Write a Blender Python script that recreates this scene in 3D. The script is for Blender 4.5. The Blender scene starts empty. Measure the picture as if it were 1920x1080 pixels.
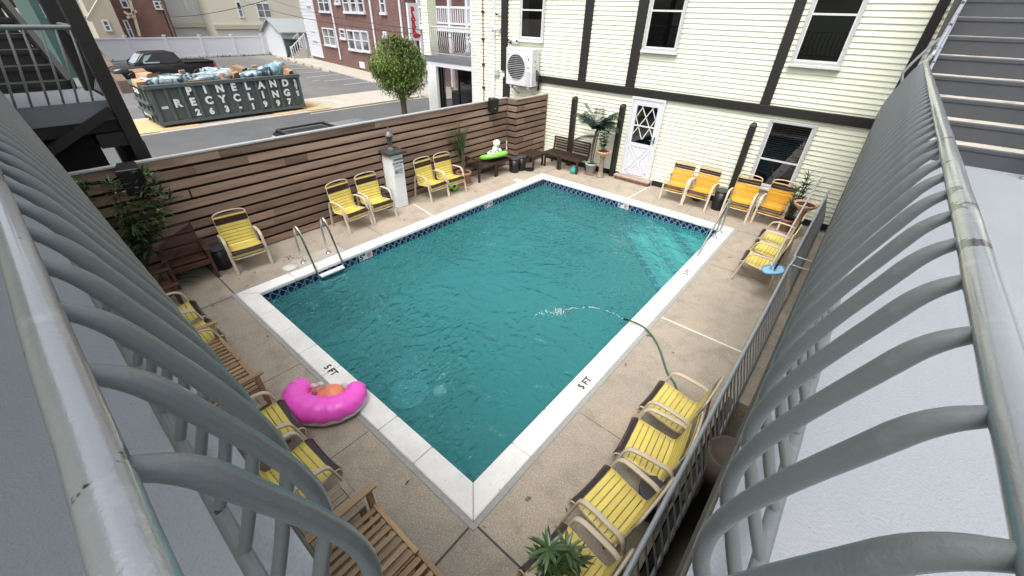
import bpy, math, random
from mathutils import Vector, Matrix
import numpy as np
R = math.radians
random.seed(7)
sc = bpy.context.scene
COL = sc.collection
# ---------------------------------------------------------------- camera, sky, sun, exposure
CAM_C = Vector((1.40831663, -1.26503956, 3.96622651))
CAM_F = 753.310256
yaw, pit, rol = 6.82579376e-01, 5.99383717e-01, -3.12484105e-02
_f = Vector((-math.sin(yaw)*math.cos(pit), math.cos(yaw)*math.cos(pit), -math.sin(pit)))
_r = Vector((math.cos(yaw), math.sin(yaw), 0)); _d = _f.cross(_r)
_r2 = math.cos(rol)*_r + math.sin(rol)*_d; _d2 = -math.sin(rol)*_r + math.cos(rol)*_d
cam = bpy.data.cameras.new('camera'); camo = bpy.data.objects.new('camera', cam); COL.objects.link(camo)
cam.sensor_fit = 'HORIZONTAL'; cam.sensor_width = 36; cam.lens = 36*CAM_F/1920
cam.clip_start = 0.02; cam.clip_end = 2000
M = Matrix.Identity(4)
for i in range(3):
    M[i][0] = _r2[i]; M[i][1] = -_d2[i]; M[i][2] = -_f[i]; M[i][3] = CAM_C[i]
camo.matrix_world = M
sc.camera = camo
SUN_EL, SUN_AZ = R(62), R(165)      # azimuth clockwise from +Y
world = bpy.data.worlds.new('World'); sc.world = world; world.use_nodes = True
nt = world.node_tree; nt.nodes.clear()
sky = nt.nodes.new('ShaderNodeTexSky'); sky.sky_type = 'NISHITA'; sky.sun_disc = False
sky.sun_elevation = SUN_EL; sky.sun_rotation = SUN_AZ; sky.dust_density = 6; sky.air_density = 1.2; sky.ozone_density = 1.0
hs = nt.nodes.new('ShaderNodeHueSaturation'); hs.inputs['Saturation'].default_value = 0.30
bg = nt.nodes.new('ShaderNodeBackground'); bg.inputs['Strength'].default_value = 0.15
out = nt.nodes.new('ShaderNodeOutputWorld')
nt.links.new(sky.outputs[0], hs.inputs['Color']); nt.links.new(hs.outputs[0], bg.inputs['Color']); nt.links.new(bg.outputs[0], out.inputs[0])
sl = bpy.data.lights.new('sun', 'SUN'); sl.energy = 1.05; sl.angle = R(32); sl.color = (1, 0.96, 0.9)
so = bpy.data.objects.new('sun', sl); COL.objects.link(so)
sd = Vector((math.sin(SUN_AZ)*math.cos(SUN_EL), math.cos(SUN_AZ)*math.cos(SUN_EL), math.sin(SUN_EL)))
so.rotation_euler = sd.to_track_quat('Z', 'Y').to_euler()
sc.view_settings.view_transform = 'Standard'; sc.view_settings.look = 'None'
sc.view_settings.exposure = 0.94; sc.view_settings.gamma = 1

# ---------------------------------------------------------------- survey: sight lines from the calibrated camera, cut with real planes
def _ray(u, v):
    return _r2*((u-960)/CAM_F) + _d2*((v-540)/CAM_F) + _f
def gz(u, v, z): d = _ray(u, v); return CAM_C + d*((z-CAM_C.z)/d.z)
def gx(u, v, x): d = _ray(u, v); return CAM_C + d*((x-CAM_C.x)/d.x)
def gy(u, v, y): d = _ray(u, v); return CAM_C + d*((y-CAM_C.y)/d.y)

# ---------------------------------------------------------------- object helpers
def tag(o, label=None, cat=None, group=None, kind=None):
    if label: o['label'] = label
    if cat: o['category'] = cat
    if group: o['group'] = group
    if kind: o['kind'] = kind
    return o
def thing(name, label, cat, loc=(0, 0, 0), rz=0, group=None):
    o = bpy.data.objects.new(name, None); COL.objects.link(o)
    o.location = loc; o.rotation_euler = (0, 0, rz); o.empty_display_size = .1
    return tag(o, label, cat, group)
def kids(o): return [c for c in COL.objects if c.parent == o]
_kids = {}
def dup(root, loc, rz, label=None, group=None):
    def cp(o, par):
        c = o.copy(); COL.objects.link(c)
        if par is not None: c.parent = par; _kids.setdefault(par.name, []).append(c)
        for k in _kids.get(o.name, []): cp(k, c)
        return c
    r = cp(root, None); r.location = loc; r.rotation_euler = (0, 0, rz)
    if label: r['label'] = label
    if group: r['group'] = group
    return r

class MB:
    def __init__(s): s.v = []; s.f = []; s.sm = []; s.t = []
    def add(s, vs, fs, smooth=False, t=None):
        if t is None: t = random.random()
        o = len(s.v); s.v += [tuple(x) for x in vs]
        for f in fs: s.f.append(tuple(i+o for i in f)); s.sm.append(smooth); s.t.append(t)
        return s
    def box(s, x0, x1, y0, y1, z0, z1, t=None, T=None):
        if x0 > x1: x0, x1 = x1, x0
        if y0 > y1: y0, y1 = y1, y0
        if z0 > z1: z0, z1 = z1, z0
        vs = [Vector(p) for p in ((x0,y0,z0),(x1,y0,z0),(x1,y1,z0),(x0,y1,z0),(x0,y0,z1),(x1,y0,z1),(x1,y1,z1),(x0,y1,z1))]
        if T is not None: vs = [T @ p for p in vs]
        return s.add(vs, [(0,3,2,1),(4,5,6,7),(0,1,5,4),(1,2,6,5),(2,3,7,6),(3,0,4,7)], False, t)
    def cbox(s, c, size, rot=None, t=None):
        T = Matrix.Translation(c)
        if rot: 
            from mathutils import Euler
            T = T @ Euler(rot).to_matrix().to_4x4()
        a, b, d = size[0]/2, size[1]/2, size[2]/2
        return s.box(-a, a, -b, b, -d, d, t, T)
    def bar(s, p, q, w, h, up=(0, 0, 1), t=None):
        # rectangular bar from p to q; w across (perpendicular to up), h along up
        p = Vector(p); q = Vector(q); d = (q-p).normalized(); up = Vector(up)
        sd_ = d.cross(up)
        if sd_.length < 1e-4: sd_ = d.cross(Vector((1, 0, 0)))
        sd_.normalize(); u2 = sd_.cross(d).normalized()
        a = sd_*w/2; b = u2*h/2
        vs = [p-a-b, p+a-b, p+a+b, p-a+b, q-a-b, q+a-b, q+a+b, q-a+b]
        return s.add(vs, [(0,1,2,3),(7,6,5,4),(0,4,5,1),(1,5,6,2),(2,6,7,3),(3,7,4,0)], False, t)
    def tube(s, path, r, n=10, closed=False, flat=None, ref=None, cap=True, t=None, smooth=True):
        # flat=(a,b): elliptic/rounded section, a along ref side axis, b along normal
        P = [Vector(p) for p in path]; m = len(P)
        if not isinstance(r, (list, tuple)): r = [r]*m
        tang = []
        for i in range(m):
            a = P[i-1] if (i > 0 or closed) else P[i]; b = P[(i+1) % m] if (i < m-1 or closed) else P[i]
            tang.append((b-a).normalized())
        nrm = Vector(ref) if ref is not None else (Vector((0, 0, 1)) if abs(tang[0].z) < .9 else Vector((1, 0, 0)))
        rings = []
        vs = []
        for i in range(m):
            if ref is not None: nrm = Vector(ref)
            nrm = nrm - tang[i]*nrm.dot(tang[i])
            if nrm.length < 1e-6: nrm = tang[i].orthogonal()
            nrm.normalize(); bn = tang[i].cross(nrm)
            for k in range(n):
                a = 2*math.pi*k/n; ca, sa = math.cos(a), math.sin(a)
                if flat:
                    e = .5
                    ca2 = math.copysign(abs(ca)**e, ca); sa2 = math.copysign(abs(sa)**e, sa)
                    vs.append(P[i] + nrm*ca2*flat[0] + bn*sa2*flat[1])
                else: vs.append(P[i] + (nrm*ca + bn*sa)*r[i])
        fs = []
        for i in range(m if closed else m-1):
            j = (i+1) % m
            for k in range(n):
                l = (k+1) % n; fs.append((i*n+k, i*n+l, j*n+l, j*n+k))
        tt = random.random() if t is None else t
        s.add(vs, fs, smooth, tt)
        if cap and not closed:
            s.add(vs[:n], [tuple(range(n-1, -1, -1))], False, tt); s.add(vs[-n:], [tuple(range(n))], False, tt)
        return s
    def lathe(s, prof, c=(0, 0, 0), n=20, smooth=True, sx=1, sy=1, t=None, T=None):
        vs = []
        for (r, z) in prof:
            for k in range(n):
                a = 2*math.pi*k/n; p = Vector((c[0]+r*sx*math.cos(a), c[1]+r*sy*math.sin(a), c[2]+z))
                if T is not None: p = T @ p
                vs.append(p)
        fs = []
        for i in range(len(prof)-1):
            for k in range(n):
                l = (k+1) % n; fs.append((i*n+k, i*n+l, (i+1)*n+l, (i+1)*n+k))
        tt = random.random() if t is None else t
        s.add(vs, fs, smooth, tt)
        if prof[0][0] > 1e-4: s.add(vs[:n], [tuple(range(n-1, -1, -1))], False, tt)
        if prof[-1][0] > 1e-4: s.add(vs[-n:], [tuple(range(n))], False, tt)
        return s
    def ball(s, c, rx, ry=None, rz=None, n=14, m=8, T=None, t=None):
        ry = rx if ry is None else ry; rz = rx if rz is None else rz
        prof = [(max(1e-5, math.sin(math.pi*i/m)), -math.cos(math.pi*i/m)) for i in range(m+1)]
        vs = []
        for (r, z) in prof:
            for k in range(n):
                a = 2*math.pi*k/n; p = Vector((r*rx*math.cos(a), r*ry*math.sin(a), z*rz))
                if T is not None: p = T @ p
                vs.append(p + Vector(c))
        fs = [(i*n+k, i*n+(k+1) % n, (i+1)*n+(k+1) % n, (i+1)*n+k) for i in range(m) for k in range(n)]
        return s.add(vs, fs, True, t)
    def prism(s, poly, axis, a, b, t=None):
        # poly: 2D points; axis 'x','y','z' = extrude axis
        def mk(p, w):
            return {'x': (w, p[0], p[1]), 'y': (p[0], w, p[1]), 'z': (p[0], p[1], w)}[axis]
        n = len(poly); vs = [mk(p, a) for p in poly] + [mk(p, b) for p in poly]
        fs = [tuple(range(n-1, -1, -1)), tuple(range(n, 2*n))] + [(i, (i+1) % n, n+(i+1) % n, n+i) for i in range(n)]
        return s.add(vs, fs, False, t)
    def quad(s, a, b, c, d, t=None): return s.add([a, b, c, d], [(0, 1, 2, 3)], False, t)
    def leaf(s, base, d, L, W, droop=.3, n=3, t=None, side=None):
        base = Vector(base); d = Vector(d).normalized()
        sv = d.cross(Vector((0, 0, 1))) if side is None else Vector(side)
        if sv.length < 1e-3: sv = Vector((1, 0, 0))
        sv.normalize(); vs = []; p = base.copy(); dd = d.copy()
        for i in range(n+1):
            u = i/n; w = W*.5*(math.sin(math.pi*min(1, .12+.88*u))**.8 if u < 1 else 0.02)
            nz = sv.cross(dd)
            vs += [p - sv*w + nz*w*.25, p, p + sv*w + nz*w*.25]
            dd = (dd + Vector((0, 0, -droop/n))).normalized(); p = p + dd*(L/n)
        fs = []
        for i in range(n): 
            o = i*3; fs += [(o, o+1, o+4, o+3), (o+1, o+2, o+5, o+4)]
        return s.add(vs, fs, True, t)
    def build(s, name, mat, parent=None, bevel=0, label=None):
        me = bpy.data.meshes.new(name); me.from_pydata(s.v, [], s.f); 
        me.polygons.foreach_set('use_smooth', s.sm)
        at = me.attributes.new('tint', 'FLOAT', 'FACE'); at.data.foreach_set('value', s.t)
        me.materials.append(mat); me.update()
        o = bpy.data.objects.new(name, me); COL.objects.link(o)
        if parent is not None: o.parent = parent; _kids.setdefault(parent.name, []).append(o)
        if bevel:
            b = o.modifiers.new('bevel', 'BEVEL'); b.width = bevel; b.segments = 2; b.limit_method = 'ANGLE'; b.angle_limit = R(50)
        if label: o['label'] = label
        return o
def arc(c, r, a0, a1, n, u=(1, 0, 0), v=(0, 0, 1)):
    c = Vector(c); u = Vector(u); v = Vector(v)
    return [c + u*(r*math.cos(R(a0+(a1-a0)*i/n))) + v*(r*math.sin(R(a0+(a1-a0)*i/n))) for i in range(n+1)]
def smoothp(pts, k=6, closed=False):
    P = [Vector(p) for p in pts]; out = []; n = len(P)
    for i in range(n-1):
        a = P[max(0, i-1)]; b = P[i]; c = P[i+1]; d = P[min(n-1, i+2)]
        for j in range(k):
            t = j/k
            out.append(.5*((2*b)+(c-a)*t+(2*a-5*b+4*c-d)*t*t+(3*b-a-3*c+d)*t**3))
    out.append(P[-1]); return out
def text_mb(mb, s, size, T, depth=.004, bold=0.0, spacing=1.0, align='CENTER', t=.5):
    cu = bpy.data.curves.new('txt', 'FONT'); cu.body = s; cu.size = size; cu.extrude = depth; cu.offset = bold
    cu.align_x = align; cu.align_y = 'CENTER'; cu.space_character = spacing; cu.resolution_u = 3
    o = bpy.data.objects.new('txt', cu); COL.objects.link(o)
    dg = bpy.context.evaluated_depsgraph_get(); me = bpy.data.meshes.new_from_object(o.evaluated_get(dg))
    mb.add([T @ v.co for v in me.vertices], [tuple(p.vertices) for p in me.polygons], False, t)
    bpy.data.objects.remove(o); bpy.data.curves.remove(cu); bpy.data.meshes.remove(me)
def frameT(o, x, y):
    x = Vector(x).normalized(); y = Vector(y).normalized(); z = x.cross(y); m = Matrix.Identity(4)
    for i in range(3): m[i][0] = x[i]; m[i][1] = y[i]; m[i][2] = z[i]; m[i][3] = o[i]
    return m

# ---------------------------------------------------------------- materials
class NT:
    def __init__(s, name):
        s.m = bpy.data.materials.new(name); s.m.use_nodes = True; s.t = s.m.node_tree; s.n = s.t.nodes; s.n.clear()
        s.o = s.n.new('ShaderNodeOutputMaterial'); s.p = s.n.new('ShaderNodeBsdfPrincipled'); s.t.links.new(s.p.outputs[0], s.o.inputs[0])
        s.tc = s.n.new('ShaderNodeTexCoord')
    def L(s, a, b): s.t.links.new(a, b)
    def math(s, op, a, b=None, c=None):
        n = s.n.new('ShaderNodeMath'); n.operation = op
        for i, x in enumerate((a, b, c)):
            if x is None: continue
            if isinstance(x, (int, float)): n.inputs[i].default_value = x
            else: s.L(x, n.inputs[i])
        return n.outputs[0]
    def coord(s, scale=(1, 1, 1), src='Object', loc=(0, 0, 0)):
        mp = s.n.new('ShaderNodeMapping'); mp.inputs['Scale'].default_value = scale; mp.inputs['Location'].default_value = loc
        s.L(s.tc.outputs[src], mp.inputs[0]); return mp.outputs[0]
    def noise(s, co, scale, detail=3, rough=.55, dist=0):
        n = s.n.new('ShaderNodeTexNoise'); n.inputs['Scale'].default_value = scale; n.inputs['Detail'].default_value = detail
        n.inputs['Roughness'].default_value = rough; n.inputs['Distortion'].default_value = dist; s.L(co, n.inputs['Vector']); return n.outputs['Fac']
    def ramp(s, f, a, b, c0=(0, 0, 0, 1), c1=(1, 1, 1, 1)):
        n = s.n.new('ShaderNodeValToRGB'); n.color_ramp.elements[0].position = a; n.color_ramp.elements[1].position = b
        n.color_ramp.elements[0].color = c0; n.color_ramp.elements[1].color = c1; s.L(f, n.inputs[0]); return n.outputs[0]
    def mix(s, f, a, b, mode='MIX'):
        n = s.n.new('ShaderNodeMix'); n.data_type = 'RGBA'; n.blend_type = mode
        for k, x in ((0, f), (6, a), (7, b)):
            if isinstance(x, (int, float)): n.inputs[k].default_value = x
            elif isinstance(x, tuple): n.inputs[k].default_value = (x+(1,))[:4]
            else: s.L(x, n.inputs[k])
        return n.outputs[2]
    def attr(s, name='tint'):
        n = s.n.new('ShaderNodeAttribute'); n.attribute_name = name; return n.outputs['Fac']
    def bump(s, h, st=.3, d=.01):
        n = s.n.new('ShaderNodeBump'); n.inputs['Strength'].default_value = st; n.inputs['Distance'].default_value = d
        s.L(h, n.inputs['Height']); s.L(n.outputs[0], s.p.inputs['Normal']); return n
    def base(s, c):
        if isinstance(c, tuple): s.p.inputs['Base Color'].default_value = (c+(1,))[:4]
        else: s.L(c, s.p.inputs['Base Color'])
def sc3(c, k): return tuple(min(1, x*k) for x in c)
def pm(name, col, rough=.5, metal=0, var=.15, vs=6, bump=0, bs=60, bd=.004, tint=0, col2=None, c2=(.55, .65), c2s=8, stretch=(1, 1, 1), spec=.5, rvar=0):
    k = NT(name); co = k.coord(stretch)
    f = k.noise(co, vs, 4)
    c = k.mix(f, sc3(col, 1-var), sc3(col, 1+var))
    if tint:
        c = k.mix(k.attr(), k.mix(1.0, c, (1-tint,)*3, 'MULTIPLY'), k.mix(1.0, c, (1+tint,)*3, 'MULTIPLY'))
    if col2:
        c = k.mix(k.ramp(k.noise(co, c2s, 5, .6), *c2), c, col2)
    k.base(c); k.p.inputs['Roughness'].default_value = rough; k.p.inputs['Metallic'].default_value = metal
    k.p.inputs['Specular IOR Level'].default_value = spec
    if rvar: k.L(k.math('MULTIPLY_ADD', f, rvar, rough-rvar/2), k.p.inputs['Roughness'])
    if bump: k.bump(k.noise(co, bs, 3), bump, bd)
    return k.m
def wood(name, dark, light, axis='x', rough=.6, tint=.25, scale=1.0, grain=24):
    k = NT(name); st = {'x': (1.2, 14, 14), 'y': (14, 1.2, 14), 'z': (14, 14, 1.2)}[axis]
    st = tuple(a*scale for a in st)
    mp = k.n.new('ShaderNodeMapping'); mp.inputs['Scale'].default_value = st; k.L(k.tc.outputs['Object'], mp.inputs[0])
    # shift the grain from board to board
    ad = k.n.new('ShaderNodeVectorMath'); ad.operation = 'ADD'; k.L(mp.outputs[0], ad.inputs[0])
    cb = k.n.new('ShaderNodeCombineXYZ'); v = k.math('MULTIPLY', k.attr(), 37.0)
    for i in range(3): k.L(v, cb.inputs[i])
    k.L(cb.outputs[0], ad.inputs[1]); co = ad.outputs[0]
    f = k.noise(co, 1.0, 5, .6, 1.2); g = k.noise(co, 4.0, 3, .6, .3)
    c = k.mix(k.ramp(f, .3, .72), dark, light)
    c = k.mix(k.math('MULTIPLY', g, .45), c, sc3(dark, .7))
    c = k.mix(k.attr(), k.mix(1.0, c, (1-tint,)*3, 'MULTIPLY'), k.mix(1.0, c, (1+tint, 1+tint*.95, 1+tint*.9), 'MULTIPLY'))
    k.base(c); k.p.inputs['Roughness'].default_value = rough; k.bump(g, .25, .004); return k.m
# ---------------------------------------------------------------- material library
m_deck = (lambda: None)
def deck_mat():
    k = NT('weathered_concrete'); co = k.coord()
    a = k.noise(co, .55, 5, .62); b = k.noise(co, 3.2, 6, .65); s = k.noise(co, 62, 3, .7)
    c = k.mix(k.ramp(a, .36, .64), (.425, .36, .278), (.325, .284, .23))
    c = k.mix(k.math('MULTIPLY', k.ramp(b, .48, .70), .8), c, (.225, .195, .160))
    c = k.mix(k.ramp(k.noise(k.coord(loc=(5, 3, 0)), 1.3, 4, .6), .58, .75), c, (.46, .36, .25))
    c = k.mix(k.math('MULTIPLY', k.ramp(s, .44, .60), .62), c, (.20, .175, .145))
    c = k.mix(k.math('MULTIPLY', k.ramp(k.noise(k.coord(loc=(9, 1, 0)), 75, 2), .60, .68), .65), c, (.62, .57, .50))
    c = k.mix(k.ramp(k.noise(k.coord(loc=(2, 7, 0)), 5, 3, .5), .70, .74), c, (.11, .095, .08))
    k.base(c); k.p.inputs['Roughness'].default_value = .85; k.bump(s, .5, .004); return k.m
m_deck = deck_mat()
def coping_mat():
    k = NT('worn_white_coping'); co = k.coord()
    c = k.mix(k.ramp(k.noise(co, 2.5, 6, .65), .35, .7), (.80, .80, .78), (.66, .655, .63))
    c = k.mix(k.ramp(k.noise(co, 26, 4, .7), .62, .75), c, (.36, .34, .31))
    c = k.mix(k.attr(), k.mix(1.0, c, (.93, .93, .92), 'MULTIPLY'), c)
    k.base(c); k.p.inputs['Roughness'].default_value = .6; k.bump(k.noise(co, 60, 3), .2, .003); return k.m
m_coping = coping_mat()
m_mortar = pm('grey_mortar', (.30, .30, .29), .9, var=.25, vs=20, bump=.4, bs=40)
m_joint = pm('dark_joint', (.07, .065, .06), .9, var=.3)
m_whitejoint = pm('white_joint_strip', (.62, .61, .58), .7, var=.25, vs=20)
m_plaster = pm('pool_plaster', (.021, .185, .20), .8, var=.16, vs=.9)
def tile_mat(axis):
    k = NT('navy_lattice_tile_'+axis); sp = k.n.new('ShaderNodeSeparateXYZ'); k.L(k.tc.outputs['Object'], sp.inputs[0])
    u = sp.outputs[0 if axis == 'x' else 1]; z = sp.outputs[2]
    p = .15
    uu = k.math('MULTIPLY', u, 1/p); zz = k.math('MULTIPLY', z, 1/p)
    def line(e, w): 
        fr = k.math('ABSOLUTE', k.math('SUBTRACT', k.math('FRACT', e), .5)); return k.math('LESS_THAN', fr, w)
    d1 = line(k.math('ADD', uu, zz), .05); d2 = line(k.math('SUBTRACT', uu, zz), .05)
    g = k.math('GREATER_THAN', k.math('ABSOLUTE', k.math('SUBTRACT', k.math('FRACT', k.math('ADD', uu, .25)), .5)), .47)
    f = k.math('MAXIMUM', k.math('MAXIMUM', d1, d2), g)
    nz = k.noise(k.coord(), 9, 3)
    c = k.mix(f, k.mix(nz, (.004, .008, .04), (.008, .02, .10)), (.24, .32, .40))
    k.base(c); k.p.inputs['Roughness'].default_value = .15; return k.m
m_tile_x, m_tile_y = tile_mat('x'), tile_mat('y')
m_bluetile = pm('blue_step_tile', (.012, .045, .22), .3, var=.4, vs=20)
def water_mat():
    k = NT('pool_water'); k.n.remove(k.p); co = k.coord()
    a = k.noise(k.coord((1, 1.5, 1)), 2.2, 2, .5, .8); b = k.noise(k.coord((1.35, .75, 1), loc=(3, 1, 0)), 8.0, 2, .5, 1.0)
    amp = k.ramp(k.noise(co, .45, 2), .36, .62, (.22,)*3+(1,), (1, 1, 1, 1))
    h = k.math('ADD', k.math('MULTIPLY', a, .8), k.math('MULTIPLY', k.math('MULTIPLY', b, .75), amp))
    sp = k.n.new('ShaderNodeVectorMath'); sp.operation = 'DISTANCE'; sp.inputs[1].default_value = (-1.25, 3.45, -.14); k.L(k.tc.outputs['Object'], sp.inputs[0])
    d = sp.outputs['Value']; wv = k.math('MULTIPLY', k.math('SINE', k.math('MULTIPLY', d, 36)), k.math('POWER', 2.718, k.math('MULTIPLY', d, -1.6)))
    h = k.math('ADD', h, k.math('MULTIPLY', wv, .12))
    bp = k.n.new('ShaderNodeBump'); bp.inputs['Strength'].default_value = 1; bp.inputs['Distance'].default_value = .105; k.L(h, bp.inputs['Height'])
    tr = k.n.new('ShaderNodeBsdfTransparent'); tr.inputs[0].default_value = (.66, .97, .97, 1)
    rf = k.n.new('ShaderNodeBsdfRefraction'); rf.inputs['IOR'].default_value = 1.33; rf.inputs['Color'].default_value = (.58, .95, .96, 1); rf.inputs['Roughness'].default_value = 0; k.L(bp.outputs[0], rf.inputs['Normal'])
    gl = k.n.new('ShaderNodeBsdfGlossy'); gl.inputs['Roughness'].default_value = .03; gl.inputs['Color'].default_value = (.75, .82, .83, 1); k.L(bp.outputs[0], gl.inputs['Normal'])
    fr = k.n.new('ShaderNodeFresnel'); fr.inputs[0].default_value = 1.33; k.L(bp.outputs[0], fr.inputs['Normal'])
    m0 = k.n.new('ShaderNodeMixShader'); m0.inputs[0].default_value = .45; k.L(tr.outputs[0], m0.inputs[1]); k.L(rf.outputs[0], m0.inputs[2])
    # turbid water: part of the light is scattered back by the water itself
    df = k.n.new('ShaderNodeBsdfDiffuse'); k.L(bp.outputs[0], df.inputs['Normal']); k.L(k.mix(k.noise(co, .35, 3), (.045, .245, .262), (.075, .31, .325)), df.inputs['Color'])
    m1 = k.n.new('ShaderNodeMixShader'); m1.inputs[0].default_value = .36; k.L(m0.outputs[0], m1.inputs[1]); k.L(df.outputs[0], m1.inputs[2])
    mx = k.n.new('ShaderNodeMixShader'); k.L(fr.outputs[0], mx.inputs[0]); k.L(m1.outputs[0], mx.inputs[1]); k.L(gl.outputs[0], mx.inputs[2])
    k.L(mx.outputs[0], k.o.inputs[0]); return k.m
m_water = water_mat()
def paint_mat(name, col, rough, peel=.0, metal=0, coat=0):
    k = NT(name); k.p.inputs['Metallic'].default_value = metal; co = k.coord()
    f = k.noise(co, 5, 5, .6); c = k.mix(f, sc3(col, .86), sc3(col, 1.14))
    c = k.mix(k.ramp(k.noise(co, 14, 4, .65), .58, .7), c, sc3(col, 1.18))
    if peel: c = k.mix(k.ramp(k.noise(k.coord(loc=(1.7, .4, 2)), 7, 5, .6), peel, peel+.006), c, (.035, .035, .045))
    k.base(c); k.L(k.math('MULTIPLY_ADD', f, .3, rough-.15), k.p.inputs['Roughness'])
    h = k.math('ADD', k.noise(co, 60, 4, .6), k.math('MULTIPLY', k.noise(co, 240, 2), .35)); k.bump(h, .30, .003)
    k.p.inputs['Coat Weight'].default_value = coat; k.p.inputs['Coat Roughness'].default_value = .10; return k.m
m_rail = paint_mat('grey_rail_paint', (.30, .32, .34), .33, .605, .5, .9)
m_bar = paint_mat('grey_baluster_paint', (.135, .15, .157), .40, .70, .15, .25)
m_rail2 = paint_mat('grey_rail_paint_low', (.36, .385, .41), .38, 0, .35)
def floor_mat(name='painted_floor', g=1.0):
    k = NT(name); co = k.coord()
    c = k.mix(k.noise(co, 1.2, 5, .6), sc3((.205, .225, .25), g), sc3((.27, .29, .315), g))
    c = k.mix(k.math('MULTIPLY', k.ramp(k.noise(co, 80, 3, .7), .58, .68), .45), c, sc3((.15, .15, .16), g))
    c = k.mix(k.math('MULTIPLY', k.ramp(k.noise(k.coord(loc=(4, 4, 0)), 2.2, 6, .65), .56, .75), .6), c, sc3((.26, .265, .28), g))
    k.base(c); k.p.inputs['Roughness'].default_value = .5; k.bump(k.noise(co, 90, 3), .8, .005); return k.m
m_floor = floor_mat(); m_floor2 = floor_mat('lightened_painted_floor', 1.15)  # left walkway copy: same paint, lightened to match its light level
m_darkedge = pm('slab_edge', (.075, .072, .058), .85, var=.3, vs=12, bump=.4)
m_siding = pm('cream_siding', (.745, .765, .625), .5, var=.03, vs=1.5, tint=.02, spec=.35)
m_timber = pm('dark_brown_timber', (.012, .0095, .008), .6, var=.3, vs=14, bump=.3, bs=30)
m_white = pm('white_paint', (.60, .62, .66), .45, var=.05)
m_whitewear = pm('worn_white_paint', (.60, .60, .59), .6, var=.1, vs=9, col2=(.45, .42, .38), c2=(.6, .75), c2s=12)
m_alu = pm('window_aluminium', (.55, .56, .58), .4, metal=.3, var=.1)
def glass_mat(name, tint=(.02, .022, .025), alpha=.55):
    k = NT(name); k.n.remove(k.p)
    tr = k.n.new('ShaderNodeBsdfTransparent'); tr.inputs[0].default_value = (alpha, alpha, alpha*1.03, 1)
    gl = k.n.new('ShaderNodeBsdfGlossy'); gl.inputs['Roughness'].default_value = .02; gl.inputs['Color'].default_value = (.9, .9, .92, 1)
    fr = k.n.new('ShaderNodeFresnel'); fr.inputs[0].default_value = 1.5
    mx = k.n.new('ShaderNodeMixShader'); k.L(k.math('ADD', fr.outputs[0], .03), mx.inputs[0]); k.L(tr.outputs[0], mx.inputs[1]); k.L(gl.outputs[0], mx.inputs[2])
    k.L(mx.outputs[0], k.o.inputs[0]); return k.m
m_glass = glass_mat('window_glass')
m_spray = glass_mat('water_spray', alpha=.97)
m_foam = pm('white_foam', (.75, .88, .87), .3)
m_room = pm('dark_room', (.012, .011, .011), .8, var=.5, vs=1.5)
m_blind = pm('pale_blind', (.30, .30, .30), .7, var=.1)
m_black = pm('black_plastic', (.010, .010, .011), .4, var=.3)
m_steel = pm('polished_steel', (.62, .62, .62), .22, metal=1, var=.08, vs=20)
def strap_mat(name, col):
    k = NT(name); co = k.coord(); oi = k.n.new('ShaderNodeObjectInfo')
    c = k.mix(k.noise(co, 6, 4, .6), sc3(col, .84), sc3(col, 1.1))
    c = k.mix(k.math('MULTIPLY', k.ramp(k.noise(co, 19, 5, .65), .56, .74), .30), c, (.48, .36, .15))
    c = k.mix(k.attr(), k.mix(1.0, c, (.86, .86, .88), 'MULTIPLY'), k.mix(1.0, c, (1.06, 1.06, 1.0), 'MULTIPLY'))
    c = k.mix(oi.outputs['Random'], k.mix(1.0, c, (.88, .86, .86), 'MULTIPLY'), c)
    k.base(c); k.p.inputs['Roughness'].default_value = .42; return k.m
m_tan = pm('tan_chair_frame', (.56, .47, .36), .4, var=.08, vs=9, tint=.06)
m_yel = strap_mat('lemon_strap', (.78, .645, .16))
m_org = strap_mat('golden_strap', (.74, .375, .022))
m_brn = pm('brown_strap', (.028, .014, .012), .32, var=.3, vs=9)
m_fence = wood('weathered_fence_boards', (.165, .090, .062), (.36, .268, .205), 'y', .75, .34, .40)
m_fencex = wood('weathered_fence_boards_return', (.14, .080, .055), (.33, .24, .185), 'x', .75, .32, .40)
m_gap = pm('dark_backing', (.008, .004, .004), .9, var=.3)
m_teak = wood('pale_teak', (.30, .19, .095), (.52, .36, .20), 'y', .6, .2)
m_teakx = wood('pale_teak_rail', (.33, .21, .11), (.55, .38, .21), 'x', .6, .12)
m_teakgrey = wood('silvered_teak', (.26, .20, .145), (.46, .38, .29), 'y', .7, .18)
m_redwood = wood('red_brown_wood', (.065, .026, .017), (.125, .055, .036), 'x', .5, .2)
m_dkwood = wood('dark_stained_wood', (.026, .014, .010), (.060, .033, .024), 'x', .55, .2)
m_stucco = pm('white_stucco', (.74, .76, .78), .8, var=.08, vs=9, bump=.5, bs=22, bd=.012)
m_capgrey = pm('charcoal_cap', (.045, .045, .047), .6, var=.2)
m_pewter = pm('pewter_lantern', (.16, .17, .17), .5, metal=.4, var=.3, vs=25)
m_leaf = pm('oleander_leaf', (.030, .066, .020), .45, var=.35, vs=5, tint=.45)
m_leafdk = pm('dark_leaf', (.038, .080, .018), .32, var=.3, vs=6, tint=.4)
m_palm = pm('palm_frond', (.018, .040, .026), .45, var=.3, vs=6, tint=.4)
m_treeleaf = pm('street_tree_leaf', (.125, .185, .034), .55, var=.3, vs=2, tint=.5)
m_bark = pm('bark', (.10, .075, .055), .9, var=.4, vs=20, bump=.6, bs=30)
m_stem = pm('plant_stem', (.10, .085, .045), .8, var=.3)
m_terra = pm('terracotta', (.34, .17, .11), .75, var=.2, vs=12, col2=(.45, .36, .31), c2=(.58, .7))
m_greypot = pm('grey_pot', (.33, .37, .35), .7, var=.15)
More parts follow.
